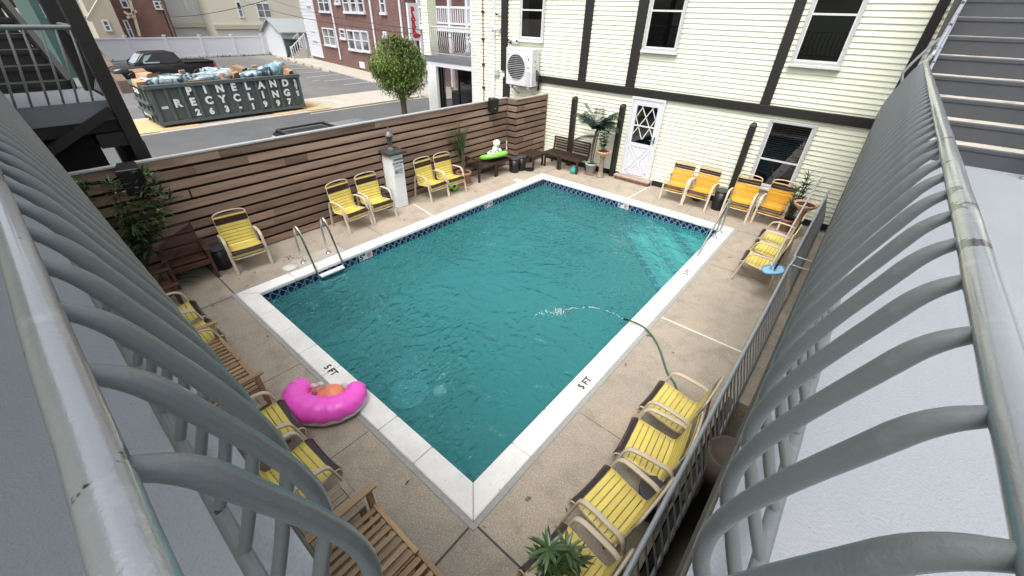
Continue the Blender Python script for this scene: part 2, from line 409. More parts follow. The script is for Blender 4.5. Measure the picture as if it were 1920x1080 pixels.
m_soil = pm('soil', (.045, .022, .015), .95, var=.5, vs=40, bump=.8, bs=60)
m_pink = pm('pink_vinyl', (.95, .11, .66), .30, var=.06, vs=3, bump=.25, bs=9, bd=.02)
m_greyvinyl = pm('pale_vinyl', (.55, .54, .56), .35, var=.1)
m_orangev = pm('orange_vinyl', (.85, .29, .16), .35, var=.2, vs=6, bump=.5, bs=9, bd=.02)
m_clearv = pm('cloudy_vinyl', (.62, .55, .52), .2, var=.15, vs=9)
m_lime = pm('lime_vinyl', (.23, .62, .09), .35, var=.12)
m_whitev = pm('white_vinyl', (.74, .73, .76), .35, var=.05)
m_hose = pm('green_hose', (.055, .12, .08), .45, var=.2)
m_asph = pm('asphalt', (.090, .095, .098), .9, var=.12, vs=.5, bump=.5, bs=60, bd=.01, col2=(.075, .079, .082), c2=(.45, .65), c2s=.3)
m_lot = pm('old_asphalt', (.115, .115, .118), .9, var=.2, vs=.8, col2=(.15, .148, .145), c2=(.45, .7), c2s=.5)
m_conc = pm('pale_concrete', (.40, .37, .32), .9, var=.15, vs=.6, col2=(.31, .285, .25), c2=(.5, .7), c2s=2)
m_ground = pm('far_ground', (.19, .18, .165), .95, var=.2, vs=.1)
m_yline = pm('yellow_line', (.50, .40, .22), .8, var=.2, vs=4)
m_wline = pm('white_line', (.42, .42, .41), .8, var=.2, vs=3)
m_letter = pm('white_lettering', (.66, .68, .68), .7, var=.12, vs=3, col2=(.30, .33, .33), c2=(.56, .72), c2s=7)
m_ink = pm('black_ink', (.02, .02, .02), .6)
m_red = pm('red_ink', (.45, .02, .03), .5)
m_brown_stair = pm('shaded_brown_stair_paint', (.007, .006, .0055), .6, var=.3, vs=8)  # brown taken near black to stand in for the stair tower's shade
m_louver = pm('shaded_charcoal_siding', (.013, .0125, .0125), .7, var=.2, vs=4)  # charcoal deepened so the colour carries the stair tower's shade
m_landing = pm('landing_paint', (.15, .16, .175), .5, var=.15)  # grey lowered to put the stair landing's shade into the colour
def brick_mat(name, c1, c2, mortar, axis):
    k = NT(name); sp = k.n.new('ShaderNodeSeparateXYZ'); k.L(k.tc.outputs['Object'], sp.inputs[0]); cb = k.n.new('ShaderNodeCombineXYZ')
    k.L(sp.outputs[0 if axis == 'x' else 1], cb.inputs[0]); k.L(sp.outputs[2], cb.inputs[1])
    b = k.n.new('ShaderNodeTexBrick'); b.inputs['Scale'].default_value = 1; b.inputs['Brick Width'].default_value = .24; b.inputs['Row Height'].default_value = .085
    b.inputs['Mortar Size'].default_value = .009; b.inputs['Color1'].default_value = c1+(1,); b.inputs['Color2'].default_value = c2+(1,); b.inputs['Mortar'].default_value = mortar+(1,)
    k.L(cb.outputs[0], b.inputs['Vector'])
    c = k.mix(k.noise(k.coord(), .7, 4), k.mix(1.0, b.outputs[0], (.75, .75, .78), 'MULTIPLY'), k.mix(1.0, b.outputs[0], (1.3, 1.2, 1.2), 'MULTIPLY'))
    k.base(c); k.p.inputs['Roughness'].default_value = .9; return k.m
m_brick = brick_mat('red_brick_x', (.16, .075, .062), (.11, .052, .046), (.20, .16, .145), 'x')
m_bricky = brick_mat('red_brick_y', (.17, .075, .055), (.12, .05, .04), (.22, .18, .16), 'y')

# ---------------------------------------------------------------- setting: ground, deck, pool
W, LY = 5.5, 8.4827
ZS = -.73      # street level
CI = .27      # coping width
SLX, SLY, ZF = 1.50, -1.22, 2.70     # balcony slab edges and floor level
b = MB(); x0, x1, y0, y1 = -7.45, 1.37, -3.0, 9.95
b.box(x0, x1, y0, 0, -.4, 0); b.box(x0, x1, LY, y1, -.4, 0); b.box(x0, -W, 0, LY, -.4, 0); b.box(0, x1, 0, LY, -.4, 0)
tag(b.build('pool_deck', m_deck), kind='structure')
b = MB(); b.box(x1, 8, -3, 9.95, -2.6, -2.4); tag(b.build('areaway_floor', m_darkedge), kind='structure')  # sunk and coloured dark to stand in for shade below the balcony
b = MB(); b.box(x1+.002, 1.68, 3.2, 9.5, -2.4, .02)
tag(b.build('lower_walk', m_deck), kind='structure')
b = MB()
def strip(p, q, w, z=.003):
    p = Vector((p[0], p[1], z)); q = Vector((q[0], q[1], z)); d = (q-p).normalized(); s = Vector((-d.y, d.x, 0))*w/2
    b.quad(p-s, q-s, q+s, p+s)
strip((0, -.06), (0, -3), .02); strip((.06, 0), (1.365, 0), .02); strip((-W-.05, 0), (-7.4, .03), .02); strip((-W, -.06), (-W, -2), .018)
strip((-W, 2.9), (-7.0, 2.95), .010); strip((-3.2, -.06), (-3.25, -2), .008); strip((-1.6, -.07), (-1.62, -2), .008); strip((.07, 1.75), (1.365, 1.72), .007); strip((.07, 6.5), (1.365, 6.5), .010)
strip((.06, LY), (1.365, LY+.05), .014); strip((-W, LY+.05), (-W-.02, 9.9), .014); strip((-W-.05, LY), (-6.7, LY), .012)
strip((-4.2, LY+.05), (-4.2, 9.8), .007); strip((-1.2, LY+.05), (-1.22, 9.8), .007)
tag(b.build('deck_joint', m_joint), kind='structure')
b = MB(); strip((.06, 4.22), (1.365, 4.22), .035, .004); strip((-6.45, 4.42), (-W-.05, 4.28), .035, .004); strip((-2.70, LY+.06), (-2.66, 9.68), .035, .004)
tag(b.build('joint_strip', m_whitejoint), kind='structure')
# coping stones
b = MB()
def stones(p0, p1, inner, outer_n, n):
    # p0,p1 inner edge ends; outer offset vector
    p0 = Vector(p0); p1 = Vector(p1); o = Vector(outer_n); d = (p1-p0).normalized(); Ln = (p1-p0).length
    for i in range(n):
        a = Ln*i/n+.002; c = Ln*(i+1)/n-.002
        A = p0+d*a; C = p0+d*c; Ao = A+o*CI; Co = C+o*CI
        if i == 0: Ao = Ao - d*CI
        if i == n-1: Co = Co + d*CI
        z0, z1 = -.04, .032+random.uniform(-.001, .001)
        vs = [(A.x, A.y, z0), (C.x, C.y, z0), (Co.x, Co.y, z0), (Ao.x, Ao.y, z0), (A.x, A.y, z1), (C.x, C.y, z1), (Co.x, Co.y, z1), (Ao.x, Ao.y, z1)]
        fs = [(0,3,2,1),(4,5,6,7),(0,1,5,4),(1,2,6,5),(2,3,7,6),(3,0,4,7)]
        b.add(vs, fs, False)
ix0, ix1, iy0, iy1 = -W+CI, -CI, CI, LY-CI
stones((ix1, iy0, 0), (ix0, iy0, 0), 0, (0, -1, 0), 8)
stones((ix0, iy0, 0), (ix0, iy1, 0), 0, (-1, 0, 0), 13)
stones((ix0, iy1, 0), (ix1, iy1, 0), 0, (0, 1, 0), 8)
stones((ix1, iy1, 0), (ix1, iy0, 0), 0, (1, 0, 0), 13)
cop = b.build('pool_coping', m_coping, bevel=.018); tag(cop, kind='structure')
b = MB()
for (a0, a1, c0, c1) in ((-W-.055, .055, -.055, -.001), (.001, .055, -.001, LY+.03), (-W-.055, -W-.001, -.001, LY+.03), (-W-.055, .055, LY+.03, LY+.06)):
    b.box(a0, a1, c0, c1, -.02, .010)
tag(b.build('mortar_band', m_mortar), kind='structure')
# basin
bx0, bx1, by0, by1 = ix0-.025, ix1+.025, iy0-.025, iy1+.025
zf0, zf1 = -1.55, -1.05
b = MB()
c4 = lambda z0, z1: [(bx0, by0, z0), (bx1, by0, z0), (bx1, by1, z1), (bx0, by1, z1)]
f = c4(zf0, zf1); t = c4(-.301, -.301)
b.quad(*f, t=.5)
for i in range(4): j = (i+1) % 4; b.quad(f[j], f[i], t[i], t[j], t=.5)
tag(b.build('pool_basin', m_plaster), kind='structure')
bX = MB(); bY = MB()
for (p, q, mb) in (((bx0, by0), (bx1, by0), bX), ((bx1, by1), (bx0, by1), bX), ((bx1, by0), (bx1, by1), bY), ((bx0, by1), (bx0, by0), bY)):
    mb.quad((p[0], p[1], -.30), (p[0], p[1], -.035), (q[0], q[1], -.035), (q[0], q[1], -.30), t=.5)
tag(bX.build('waterline_tile', m_tile_x), kind='structure'); tag(bY.build('waterline_tile', m_tile_y), kind='structure')
# corner entry steps with blue tile noses
b = MB(); bt = MB(); cx, cy = bx1-.003, by1-.003
for leg, z in ((1.1, -.36), (1.7, -.56), (2.3, -.78)):
    b.prism([(cx, cy), (cx-leg, cy), (cx, cy-leg*1.1)], 'z', -1.3, z, t=.5)
    p, q = Vector((cx-leg, cy-.004, z)), Vector((cx-.004, cy-leg*1.1, z)); n_ = Vector((-(q-p).y, (q-p).x, 0)).normalized()
    if n_.x < 0: n_ = -n_
    k_ = 9
    for i in range(k_):
        a = p.lerp(q, i/k_+.012); c = p.lerp(q, (i+1)/k_-.012)
        bt.quad(a+Vector((0, 0, .003)), c+Vector((0, 0, .003)), c+n_*.10+Vector((0, 0, .003)), a+n_*.10+Vector((0, 0, .003)))
        bt.quad(a-n_*.003, a-n_*.003-Vector((0, 0, .06)), c-n_*.003-Vector((0, 0, .06)), c-n_*.003)
tag(b.build('pool_step', pm('pale_step_plaster', (.16, .55, .52), .8, var=.12, vs=2)), kind='structure'); tag(bt.build('step_nosing', m_bluetile), kind='structure')
ZW = -.19
b = MB(); e = .004
b.box(bx0+e, bx1-e, by0+e, by1-e, -1.7, ZW)
tag(b.build('water', m_water), kind='structure')
# balcony slabs
b = MB(); b.box(SLX, 6.5, SLY, 9.9, ZF-.22, ZF)
tag(b.build('balcony_floor', m_floor), kind='structure')
b = MB(); b.box(-8.2, 6.5, -3.0, SLY, ZF-.22, ZF)
tag(b.build('balcony_floor', m_floor2), kind='structure')
b = MB(); b.box(SLX-.012, SLX-.001, SLY-.0, 9.9, ZF-.24, ZF-.02); b.box(-8.2, SLX, SLY+.001, SLY+.012, ZF-.24, ZF-.02)
tag(b.build('slab_edge', m_darkedge), kind='structure')
o_ = thing('guest_wing', 'cream upper storey and wall of the wing behind the near walkway', 'building', (0, -3, 0))
b = MB(); b.box(-8.2, 8, -.3, 0, -.6, 5.45); b.build('wall', m_siding, o_)
b = MB(); b.box(-8.2, 1.4, .001, 1.05, 5.2, 5.44); b.build('soffit', m_whitewear, o_)
b = MB(); b.box(2.7, 2.8, .01, 12.8, -.6, 5.47); b.build('basement_wall', m_louver, o_) if False else None
b = MB(); b.box(2.6, 2.75, .01, 12.8, -.6, 2.47); b.build('lower_wall', m_louver, o_)  # unseen dark wall, added to keep the space under the balcony dark

# ---------------------------------------------------------------- balcony railings
RX, RY, RR, BZ, BO = 1.6194, -1.3316, .0194, 2.852, .002
PROF = [(0, 3.668), (.0188, 3.649), (.034, 3.631), (.050, 3.601), (.069, 3.547), (.095, 3.471), (.114, 3.410), (.131, 3.347), (.1445, 3.278), (.1495, 3.215), (.141, 3.148), (.108, 3.080), (.077, 3.008), (.044, 2.938), (.008, 2.868)]
def baluster_mesh(sg):
    pts = smoothp([(a, -sg*.055*max(0, (3.2-z)/.33), z) for a, z in PROF], 3); rr = [.0152*min(1, .62+.38*i/10) for i in range(len(pts))]
    mb = MB(); mb.tube(pts, rr, 14); return mb
def railing(name, label, axis, n, sp, start, length, RZ):
    # axis 'y': rail runs +Y at x=RX, belly to -X ; axis 'x': rail runs -X at y=RY, belly to +Y
    rz = R(180) if axis == 'y' else R(90)
    t = thing(name, label, 'railing', (RX, RY, 0), rz)
    sg = -1 if axis == 'y' else 1
    mb = MB()
    npt = int(length/.12); wob = [(random.uniform(-.0008, .0008), sg*(length*i/npt), RZ+random.uniform(-.0006, .0006)) for i in range(npt+1)]
    mb.tube(wob, [RR*random.uniform(.985, 1.015) for _ in wob], 24); mb.build('top_rail', m_rail, t)
    mb = MB(); mb.tube([(BO, sg*length*i/30, BZ) for i in range(31)], .0195, 12); mb.build('bottom_rail', m_bar, t)
    proto = None
    for i in range(n):
        yy = sg*(start+sp*i)
        if proto is None: proto = baluster_mesh(sg).build('baluster', m_bar, t); o = proto
        else: o = proto.copy(); COL.objects.link(o); o.parent = t; _kids.setdefault(t.name, []).append(o)
        o.location = (0, yy, RZ-3.664)
    for i in range(int(length/1.24)+1):
        yy = sg*(.50+1.24*i)
        if yy*sg < length: mb = MB(); mb.tube([(BO, yy, BZ), (BO, yy, ZF+.004)], .014, 10); mb.lathe([(.03, ZF+.001), (.03, ZF+.007)], (BO, yy, 0), 12); mb.build('foot', m_rail, t)
    return t
# baluster phase measured from the joints on the rail
railing('balcony_railing', 'grey bellied balcony railing at right, running from the camera to the dark stairs', 'y', 39, .160, (-.772-RY)-3*.160, 6.10, 3.6676)
railing('balcony_railing', 'grey bellied balcony railing at left, with bare patches on its wide top rail', 'x', 52, .1574, .5625-2*.1574, 8.4, 3.663)

# ---------------------------------------------------------------- stairs at the end of the right walkway
m_tread = pm('worn_tread', (.42, .38, .33), .7, var=.2, vs=6, col2=(.16, .15, .15), c2=(.52, .7), c2s=5)
m_riser = pm('slate_riser_paint', (.050, .055, .062), .5, var=.2, vs=5, bump=.2)
SY0, ST, SRI, NS = 5.40, .26, .197, 15
t = thing('staircase', 'dark slate staircase with worn pale treads rising from the right walkway', 'stairs', (2.6, SY0, ZF))
for k in range(NS):
    ya = ST*k; za = SRI*(k+1)
    b = MB(); b.box(-.86, 1.2, ya+.012, ya+.03, za-SRI+.0, za-.05); b.build('riser', m_riser, t)
    b = MB(); b.box(-.86, 1.2, ya+.002, ya+ST+.012, za-.05, za-.004); tr_ = b.build('tread', m_riser, t, bevel=.008)
    b = MB(); b.box(-.84, 1.18, ya+.03, ya+ST+.005, za-.003, za); b.build('worn_surface', m_tread, tr_)
b = MB(); d = Vector((0, ST, SRI)).normalized()
b.bar((-.90, -.10, -.02), (-.90, ST*NS, SRI*NS+.06), .06, .30, (0, -SRI, ST)); b.build('stringer', m_timber, t)
b = MB(); b.bar((1.24, -.10, -.02), (1.24, ST*NS, SRI*NS+.06), .06, .30, (0, -SRI, ST)); b.build('stringer', m_riser, t)
t = thing('stair_railing', 'slim grey handrail climbing beside the dark staircase', 'railing', (RX, SY0, ZF))
b = MB(); b.tube(smoothp([(0, -.632, .9676), (.005, -.5, .972), (.02, -.36, 1.02), (.04, -.2, 1.13), (.12, 1.2, 2.17), (.16, 3.6, 3.98)], 5), .0194, 14); b.build('top_rail', m_rail, t)
b = MB(); b.tube([(.10, -.1, .28), (.16, 3.6, 3.08)], .017, 10); b.build('bottom_rail', m_rail, t)
for k in (0,):
    yy = -.12; zt = 1.20+.77*(yy+.1)
    b = MB(); b.tube(smoothp([(.05, yy, zt), (.0, yy, zt-.06), (-.11, yy, zt-.30), (-.10, yy, zt-.42), (.10, yy, zt-.88)], 4), .0125, 8); b.build('baluster', m_rail, t)
t = thing('stair_post', 'short grey post at the right edge of the lowest dark step', 'post', (2.86, 5.2, ZF))
b = MB(); b.tube([(0, 0, 0), (.02, .0, 1.0), (.03, .3, 1.3)], .024, 12); b.build('tube', m_rail, t)
b = MB(); b.lathe([(.05, 0), (.05, .02), (.026, .03)], (0, 0, 0), 12); b.build('base_plate', m_rail, t)
# ---------------------------------------------------------------- strap chairs
def make_chair(label, myel, mtop=None):
    t = thing('strap_chair', label, 'chair')
    for s in (-1, 1):
        x = s*.285
        pts = [(x, -.35, 0), (x, -.285, .28), (x, -.235, .50), (x, -.205, .565), (x, -.15, .598), (x, -.05, .604), (x, .11, .594), (x, .18, .575), (x, .22, .53), (x, .245, .40), (x, .29, 0)]
        b = MB(); b.tube(smoothp(pts, 3), .02, 12, flat=(.024, .013), ref=(1, 0, 0)); b.build('arm_frame', m_tan, t)
    prof = smoothp([(0, -.318, .30), (0, -.322, .345), (0, -.305, .388), (0, -.255, .400), (0, -.12, .378), (0, .06, .350), (0, .13, .352), (0, .165, .40), (0, .20, .56), (0, .235, .74), (0, .262, .875)], 5)
    b = MB()
    hw = .255
    L = [Vector((-hw, p.y, p.z)) for p in prof]; Rr = [Vector((hw, p.y, p.z)) for p in prof]
    top = [Vector((hw*math.cos(R(a))*1.0,     .262+.012*math.sin(R(a)), .875+.07*math.sin(R(a))**.7)) for a in range(15, 180, 15)]
    top = [Vector((math.copysign(min(hw, abs(p.x)*1.0+.0), p.x), p.y, p.z)) for p in top]
    front = [Vector((hw, -.317, .285)), Vector((hw-.02, -.316, .273)), Vector((0, -.316, .268)), Vector((-hw+.02, -.316, .273)), Vector((-hw, -.317, .285))]
    b.tube(L + top[::-1] + Rr[::-1] + front, .0125, 8, closed=True)
    for y, z in ((-.27, .345), (.17, .39)): b.tube([(-.285, y, z), (.285, y, z)], .009, 6)
    b.build('seat_frame', m_tan, t)
    # arc-length table of the side rail
    S = [0]; 
    for i in range(1, len(prof)): S.append(S[-1]+(prof[i]-prof[i-1]).length)
    def at(s):
        s = max(0, min(S[-1]-1e-6, s))
        for i in range(1, len(S)):
            if S[i] >= s:
                u = (s-S[i-1])/(S[i]-S[i-1]); p = prof[i-1].lerp(prof[i], u); d = (prof[i]-prof[i-1]).normalized(); return p, d
    def strap(mb, s0, s1):
        nx = 7; tt = random.random(); ns = 3
        vs = []
        for j in range(ns):
            s = s0+(s1-s0)*j/(ns-1); p, d = at(s); n = Vector((0, -d.z, d.y))
            if n.z < 0 and p.z < .5: n = -n
            if p.z >= .5 and n.y > 0: n = -n
            row = [Vector((-hw-.014, p.y, p.z))-n*.006]
            for i in range(nx):
                u = -1+2*i/(nx-1); sag = .012*(1-u*u)
                row.append(Vector((u*(hw+.002), p.y, p.z)) + n*(.0145-sag))
            row.append(Vector((hw+.014, p.y, p.z))-n*.006)
            vs += row
        w = nx+2
        fs = [(j*w+i, j*w+i+1, (j+1)*w+i+1, (j+1)*w+i) for j in range(ns-1) for i in range(w-1)]
        mb.add(vs, fs, True, tt)
        # underside return
        vs2 = [v - Vector((0, 0, .03)) if i in (0,) else v for i, v in enumerate([])]
    by = MB(); strap(by, .004, .050)
    s = .150
    while s+.05 < .93: strap(by, s, s+.0525); s += .0605
    sb1 = MB(); strap(sb1, .056, .098); strap(sb1, .101, .143)
    e = s
    sb2 = MB(); strap(sb2, e+.004, e+.052); strap(sb2, e+.055, e+.105)
    e2 = e+.113
    bt_ = by if mtop is None else MB(); strap(bt_, e2, min(S[-1]-.002, e2+.06))
    if mtop: bt_.build('top_strap', mtop, t)
    by.build('straps', myel, t); sb1.build('seat_stripe', m_brn, t); sb2.build('back_stripe', m_brn, t)
    return t
LCH = 'lemon and brown strap chair '
chY = make_chair('x', m_yel); chO = make_chair('x', m_org, pm('faded_tan_strap', (.50, .34, .13), .45, var=.1))
def put(proto, first, x, y, rz, label, group):
    if first:
        proto.location = (x, y, 0); proto.rotation_euler = (0, 0, rz); proto['label'] = label; proto['group'] = group; return proto
    return dup(proto, (x, y, 0), rz, label, group)
G1 = 'strap chairs around the pool'
def j(a=2.5): return R(random.uniform(-a, a))
rows = [(-6.44, .60, R(84), 'strap chair alone by the fence between a black bin and the pool ladder'),
 (-6.46, 2.74, R(94), 'left of the two strap chairs by the fence left of the white pillar'),
 (-6.49, 3.42, R(88), 'strap chair close against the left side of the white pillar'),
 (-6.50, 5.05, R(91), 'strap chair just right of the white pillar with the pool sign'),
 (-6.48, 5.66, R(86), 'strap chair over a lime green ball, beside the potted spiky palm'),
 (.90, 6.50, R(-88), 'strap chair behind the blue pool net, nearest of its row of three'),
 (.92, 7.10, R(-91), 'middle chair of the three backing on the far right rail'),
 (.90, 7.72, R(-90), 'farthest chair of the three on the right, nearest the planted bowls'),
 (.99, 2.22, R(-92), 'strap chair at the end of the green hose, farthest of the near four'),
 (1.02, 1.56, R(-84), 'strap chair just beyond the black bucket of dark water'),
 (1.01, .80, R(-97), 'strap chair just on the near side of the black bucket of dark water'),
 (1.00, .09, R(-96), 'strap chair partly covered by the long green leaves at the bottom edge'),
 (-4.87, -.90, R(178), 'strap chair beside the red wooden armchair, half hidden by the left balusters'),
 (-4.24, -.90, R(181), 'strap chair touching the left end of the far slatted teak bench'),
 (-2.12, -.90, R(177), 'strap chair with its seat right beside the pink float'),
 (-1.40, -.92, R(182), 'strap chair between the pink float and the larger square teak table')]
for i, (x, y, rz, lb) in enumerate(rows): put(chY, i == 0, x, y, rz, lb, G1)
G2 = 'golden strap chairs along the cream wall'
rowo = [(-1.78, 9.40, R(2), 'golden strap chair nearest the white door'), (-1.16, 9.42, R(-2), 'golden strap chair left of the black bin at the cream wall'),
 (-.22, 9.38, R(1), 'golden strap chair right of the black bin, under the lower window'), (.48, 9.50, R(-3), 'golden strap chair at the right end beside the potted dracaena')]
for i, (x, y, rz, lb) in enumerate(rowo): put(chO, i == 0, x, y, rz, lb, G2)

# ---------------------------------------------------------------- wooden seats
def slat_module(name, label, cat, loc, rz, wd, dp, h, mslat, mrail, n, back=True, arms=(), group=None, bh=.78, sw=.045):
    # local: width along x, front at -y, slats run along y
    t = thing(name, label, cat, loc, rz, group)
    b = MB(); g = wd/n
    for i in range(n):
        x = -wd/2+g*(i+.5); b.box(x-sw/2, x+sw/2, -dp/2+.042, dp/2-.02, h-.022+random.uniform(-.002, .002), h)
    b.build('seat_slats', mslat, t, bevel=.003)
    b = MB(); b.box(-wd/2, wd/2, -dp/2, -dp/2+.04, h-.06, h+.004); b.box(-wd/2, wd/2, dp/2-.02, dp/2+.02, h-.06, h-.002)
    b.box(-wd/2, -wd/2+.025, -dp/2+.041, dp/2-.021, h-.065, h-.024); b.box(wd/2-.025, wd/2, -dp/2+.041, dp/2-.021, h-.065, h-.024); b.build('seat_rails', mrail, t, bevel=.004)
    for sx in (-1, 1):
        for sy in (-1, 1):
            has = sx in arms
            b = MB(); x = sx*(wd/2-.03); y = sy*(dp/2-.028)
            top = (.60 if has else h-.061)
            xx = sx*(wd/2+.027) if has else x
            b.box(xx-.025, xx+.025, y-.025, y+.025, 0, top); b.build('leg', mrail, t, bevel=.004)
    for sx in arms:
        b = MB(); x = sx*(wd/2+.027); b.box(x-.034, x+.034, -dp/2-.04, dp/2+.02, .601, .625); b.build('armrest', mslat, t, bevel=.005)
    if back:
        b = MB()
        for k in range(5): 
            z = h+.06+k*(bh-h-.08)/4; y = dp/2+.04+.12*(z-h)
            b.cbox((0, y, z), (wd-.10, .018, .05), (R(-8), 0, 0))
        for sx in (-1, 1): b.bar((sx*(wd/2-.03), dp/2+.03, h-.05), (sx*(wd/2-.03), dp/2+.03+.12*(bh-h), bh), .045, .03, (0, 1, 0))
        b.build('backrest', mrail, t, bevel=.003)
    return t
slat_module('teak_bench', 'pale slatted teak bench section next to the left strap chairs, arm at far end', 'bench', (-3.66, -.95, 0), R(180), .62, .66, .40, m_teak, m_teakx, 8, True, (1,), 'slatted teak bench sections')
slat_module('teak_bench', 'pale slatted teak bench section just left of the pink float, arm at near end', 'bench', (-3.02, -.95, 0), R(180), .62, .66, .40, m_teak, m_teakx, 8, True, (-1,), 'slatted teak bench sections')
slat_module('teak_bench', 'pale slatted teak bench section with an arm beside the larger teak table', 'bench', (-.33, -.91, 0), R(180), .58, .70, .40, m_teak, m_teakx, 8, True, (1,), 'slatted teak bench sections')
slat_module('teak_bench', 'armless pale slatted teak bench section at the bottom edge of the view', 'bench', (.27, -.90, 0), R(180), .60, .70, .40, m_teak, m_teakx, 8, True, (), 'slatted teak bench sections')
def teak_table(label, x0, x1, y0, y1, h):
    cx, cy = (x0+x1)/2, (y0+y1)/2; w, d = x1-x0, y1-y0
    t = thing('teak_table', label, 'table', (cx, cy, 0))
    b = MB(); f = .055
    b.box(-w/2, w/2, -d/2, -d/2+f, h-.03, h); b.box(-w/2, w/2, d/2-f, d/2, h-.03, h); b.box(-w/2, -w/2+f, -d/2+f+.001, d/2-f-.001, h-.03, h); b.box(w/2-f, w/2, -d/2+f+.001, d/2-f-.001, h-.03, h)
    nx = max(2, int((w-2*f)/.055)); g = (w-2*f)/nx
    for i in range(nx):
        xa = -w/2+f+g*i+.003; b.box(xa, xa+g-.006, -d/2+f+.004, -.004, h-.025, h-.003); b.box(xa, xa+g-.006, .004, d/2-f-.004, h-.025, h-.003)
    b.build('table_top', m_teakgrey, t, bevel=.003)
    for sx in (-1, 1):
        for sy in (-1, 1):
            b = MB(); b.box(sx*(w/2-.03)-.025, sx*(w/2-.03)+.025, sy*(d/2-.03)-.025, sy*(d/2-.03)+.025, 0, h-.031); b.build('leg', m_teakx, t)
teak_table('larger square silvered teak table between a strap chair and the near bench', -1.04, -.68, -1.10, -.63, .38)
teak_table('narrow silvered teak table squeezed between the far bench and a strap chair', -2.66, -2.44, -1.12, -.70, .38)
def red_chair(label, loc, rz):
    t = thing('wooden_armchair', label, 'armchair', loc, rz, 'red brown wooden armchairs')
    b = MB()
    for i in range(4): y = -.33+i*.115; b.cbox((0, y+.065, .40-.022*i), (.50, .108, .022), (R(-10), 0, 0))
    b.build('seat', m_redwood, t, bevel=.004)
    b = MB()
    for i in range(3): 
        z = .36+i*.18; y = .10+.24*(z+.08-.36); b.cbox((0, y, z+.08), (.54, .022, .17), (R(-13.5), 0, 0))
    b.build('backrest', m_redwood, t, bevel=.004)
    for s in (-1, 1):
        b = MB(); b.bar((s*.285, -.33, 0), (s*.285, -.30, .535), .05, .05, (0, 1, 0)); b.build('leg', m_redwood, t, bevel=.004)
        b = MB(); b.bar((s*.285, .20, 0), (s*.285, .14, .535), .05, .05, (0, 1, 0)); b.build('leg', m_redwood, t, bevel=.004)
        b = MB(); b.cbox((s*.29, -.10, .55), (.085, .58, .026), (R(-4), 0, 0)); b.build('armrest', m_redwood, t, bevel=.005)
    b = MB(); b.box(-.26, .26, -.345, -.32, .29, .375); b.build('apron', m_redwood, t, bevel=.003)
red_chair('red brown wooden armchair backing on the fence beside the black bin', (-6.66, -.22, 0), R(84))
red_chair('red brown wooden armchair in the corner, mostly hidden behind the left balusters', (-5.75, -.98, 0), R(176))
GD = 'dark slatted bench sections'
slat_module('dark_bench', 'dark slatted bench section with a solid side arm next to the spiky potted palm', 'bench', (-6.60, 7.02, 0), R(90), .68, .58, .42, m_dkwood, m_dkwood, 9, True, (-1,), GD, .80)
slat_module('dark_bench', 'dark slatted bench section carrying the green inflatable, left of the two bins', 'bench', (-6.60, 7.70, 0), R(90), .66, .58, .42, m_dkwood, m_dkwood, 9, True, (), GD, .62)
slat_module('dark_bench', 'dark slatted corner bench section right of the two bins', 'bench', (-6.19, 8.88, 0), R(90), .66, .62, .42, m_dkwood, m_dkwood, 9, True, (), GD, .80)
slat_module('dark_bench', 'dark slatted bench section against the cream wall next to the corner section', 'bench', (-5.72, 9.46, 0), 0, .66, .60, .42, m_dkwood, m_dkwood, 9, True, (), GD, .80)
slat_module('dark_bench', 'dark slatted bench section against the cream wall beside the tall palm', 'bench', (-5.04, 9.46, 0), 0, .66, .60, .42, m_dkwood, m_dkwood, 9, True, (), GD, .80)

# ---------------------------------------------------------------- bins, pots, small things on the deck
def bin_(name, label, cat, x, y, r, h, rt=1.12, group=None, water=False):
    t = thing(name, label, cat, (x, y, 0), 0, group)
    b = MB(); b.lathe([(r*.96, 0), (r, .01), (r*rt, h), (r*rt-.006, h), (r*.98, .02)], (0, 0, 0), 22); b.build('body', m_black, t)
    b = MB(); b.lathe([(r*rt+.001, h-.03), (r*rt+.012, h-.028), (r*rt+.012, h+.004), (r*rt-.005, h+.004)], (0, 0, 0), 22); b.build('rim', m_capgrey, t)
    if water: b = MB(); b.lathe([(r*1.08, h*.8), (.0001, h*.8)], (0, 0, 0), 22); b.build('dark_water', m_puddle, t)
    return t
m_puddle = pm('dark_bin_water', (.012, .014, .016), .06, var=.4)
GB = 'black bins on the deck'
bin_('waste_bin', 'black waste bin between the red brown armchair and a strap chair', 'bin', -6.60, .22, .15, .42, 1.14, GB)
bin_('waste_bin', 'left of the two black bins standing before the dark benches', 'bin', -6.22, 8.06, .125, .42, 1.1, GB)
bin_('waste_bin', 'right of the two black bins standing before the dark benches', 'bin', -6.20, 8.36, .125, .42, 1.1, GB)
bin_('waste_bin', 'black waste bin at the cream wall between two golden chairs', 'bin', -.70, 9.46, .14, .50, 1.1, GB)
bin_('waste_bucket', 'wide black bucket holding dark water between two near strap chairs', 'bucket', 1.205, 1.185, .118, .36, 1.18, None, True)
bin_('waste_bin', 'black bin tucked behind the chair beside the white pillar', 'bin', -6.75, 3.86, .13, .42, 1.1, GB)
def pot(par, mat, r, h, z=0, name='pot', saucer=None):
    b = MB(); b.lathe([(r*.68, z), (r*.72, z+.01), (r*.97, z+h*.82), (r*1.06, z+h*.83), (r*1.06, z+h), (r*.94, z+h), (r*.92, z+h*.86)], (0, 0, 0), 22); o = b.build(name, mat, par)
    b = MB(); b.lathe([(r*.93, z+h*.88), (.0001, z+h*.9)], (0, 0, 0), 18); b.build('soil', m_soil, o)
    if saucer: b = MB(); b.lathe([(r*.8, z), (r*1.15, z+.03), (r*1.1, z+.035), (r*.7, z+.012)], (0, 0, 0), 22); b.build('saucer', saucer, par)
t = thing('potted_palm', 'spiky narrow leaved palm in a terracotta pot beside the dark bench', 'potted plant', (-6.58, 6.30, 0))
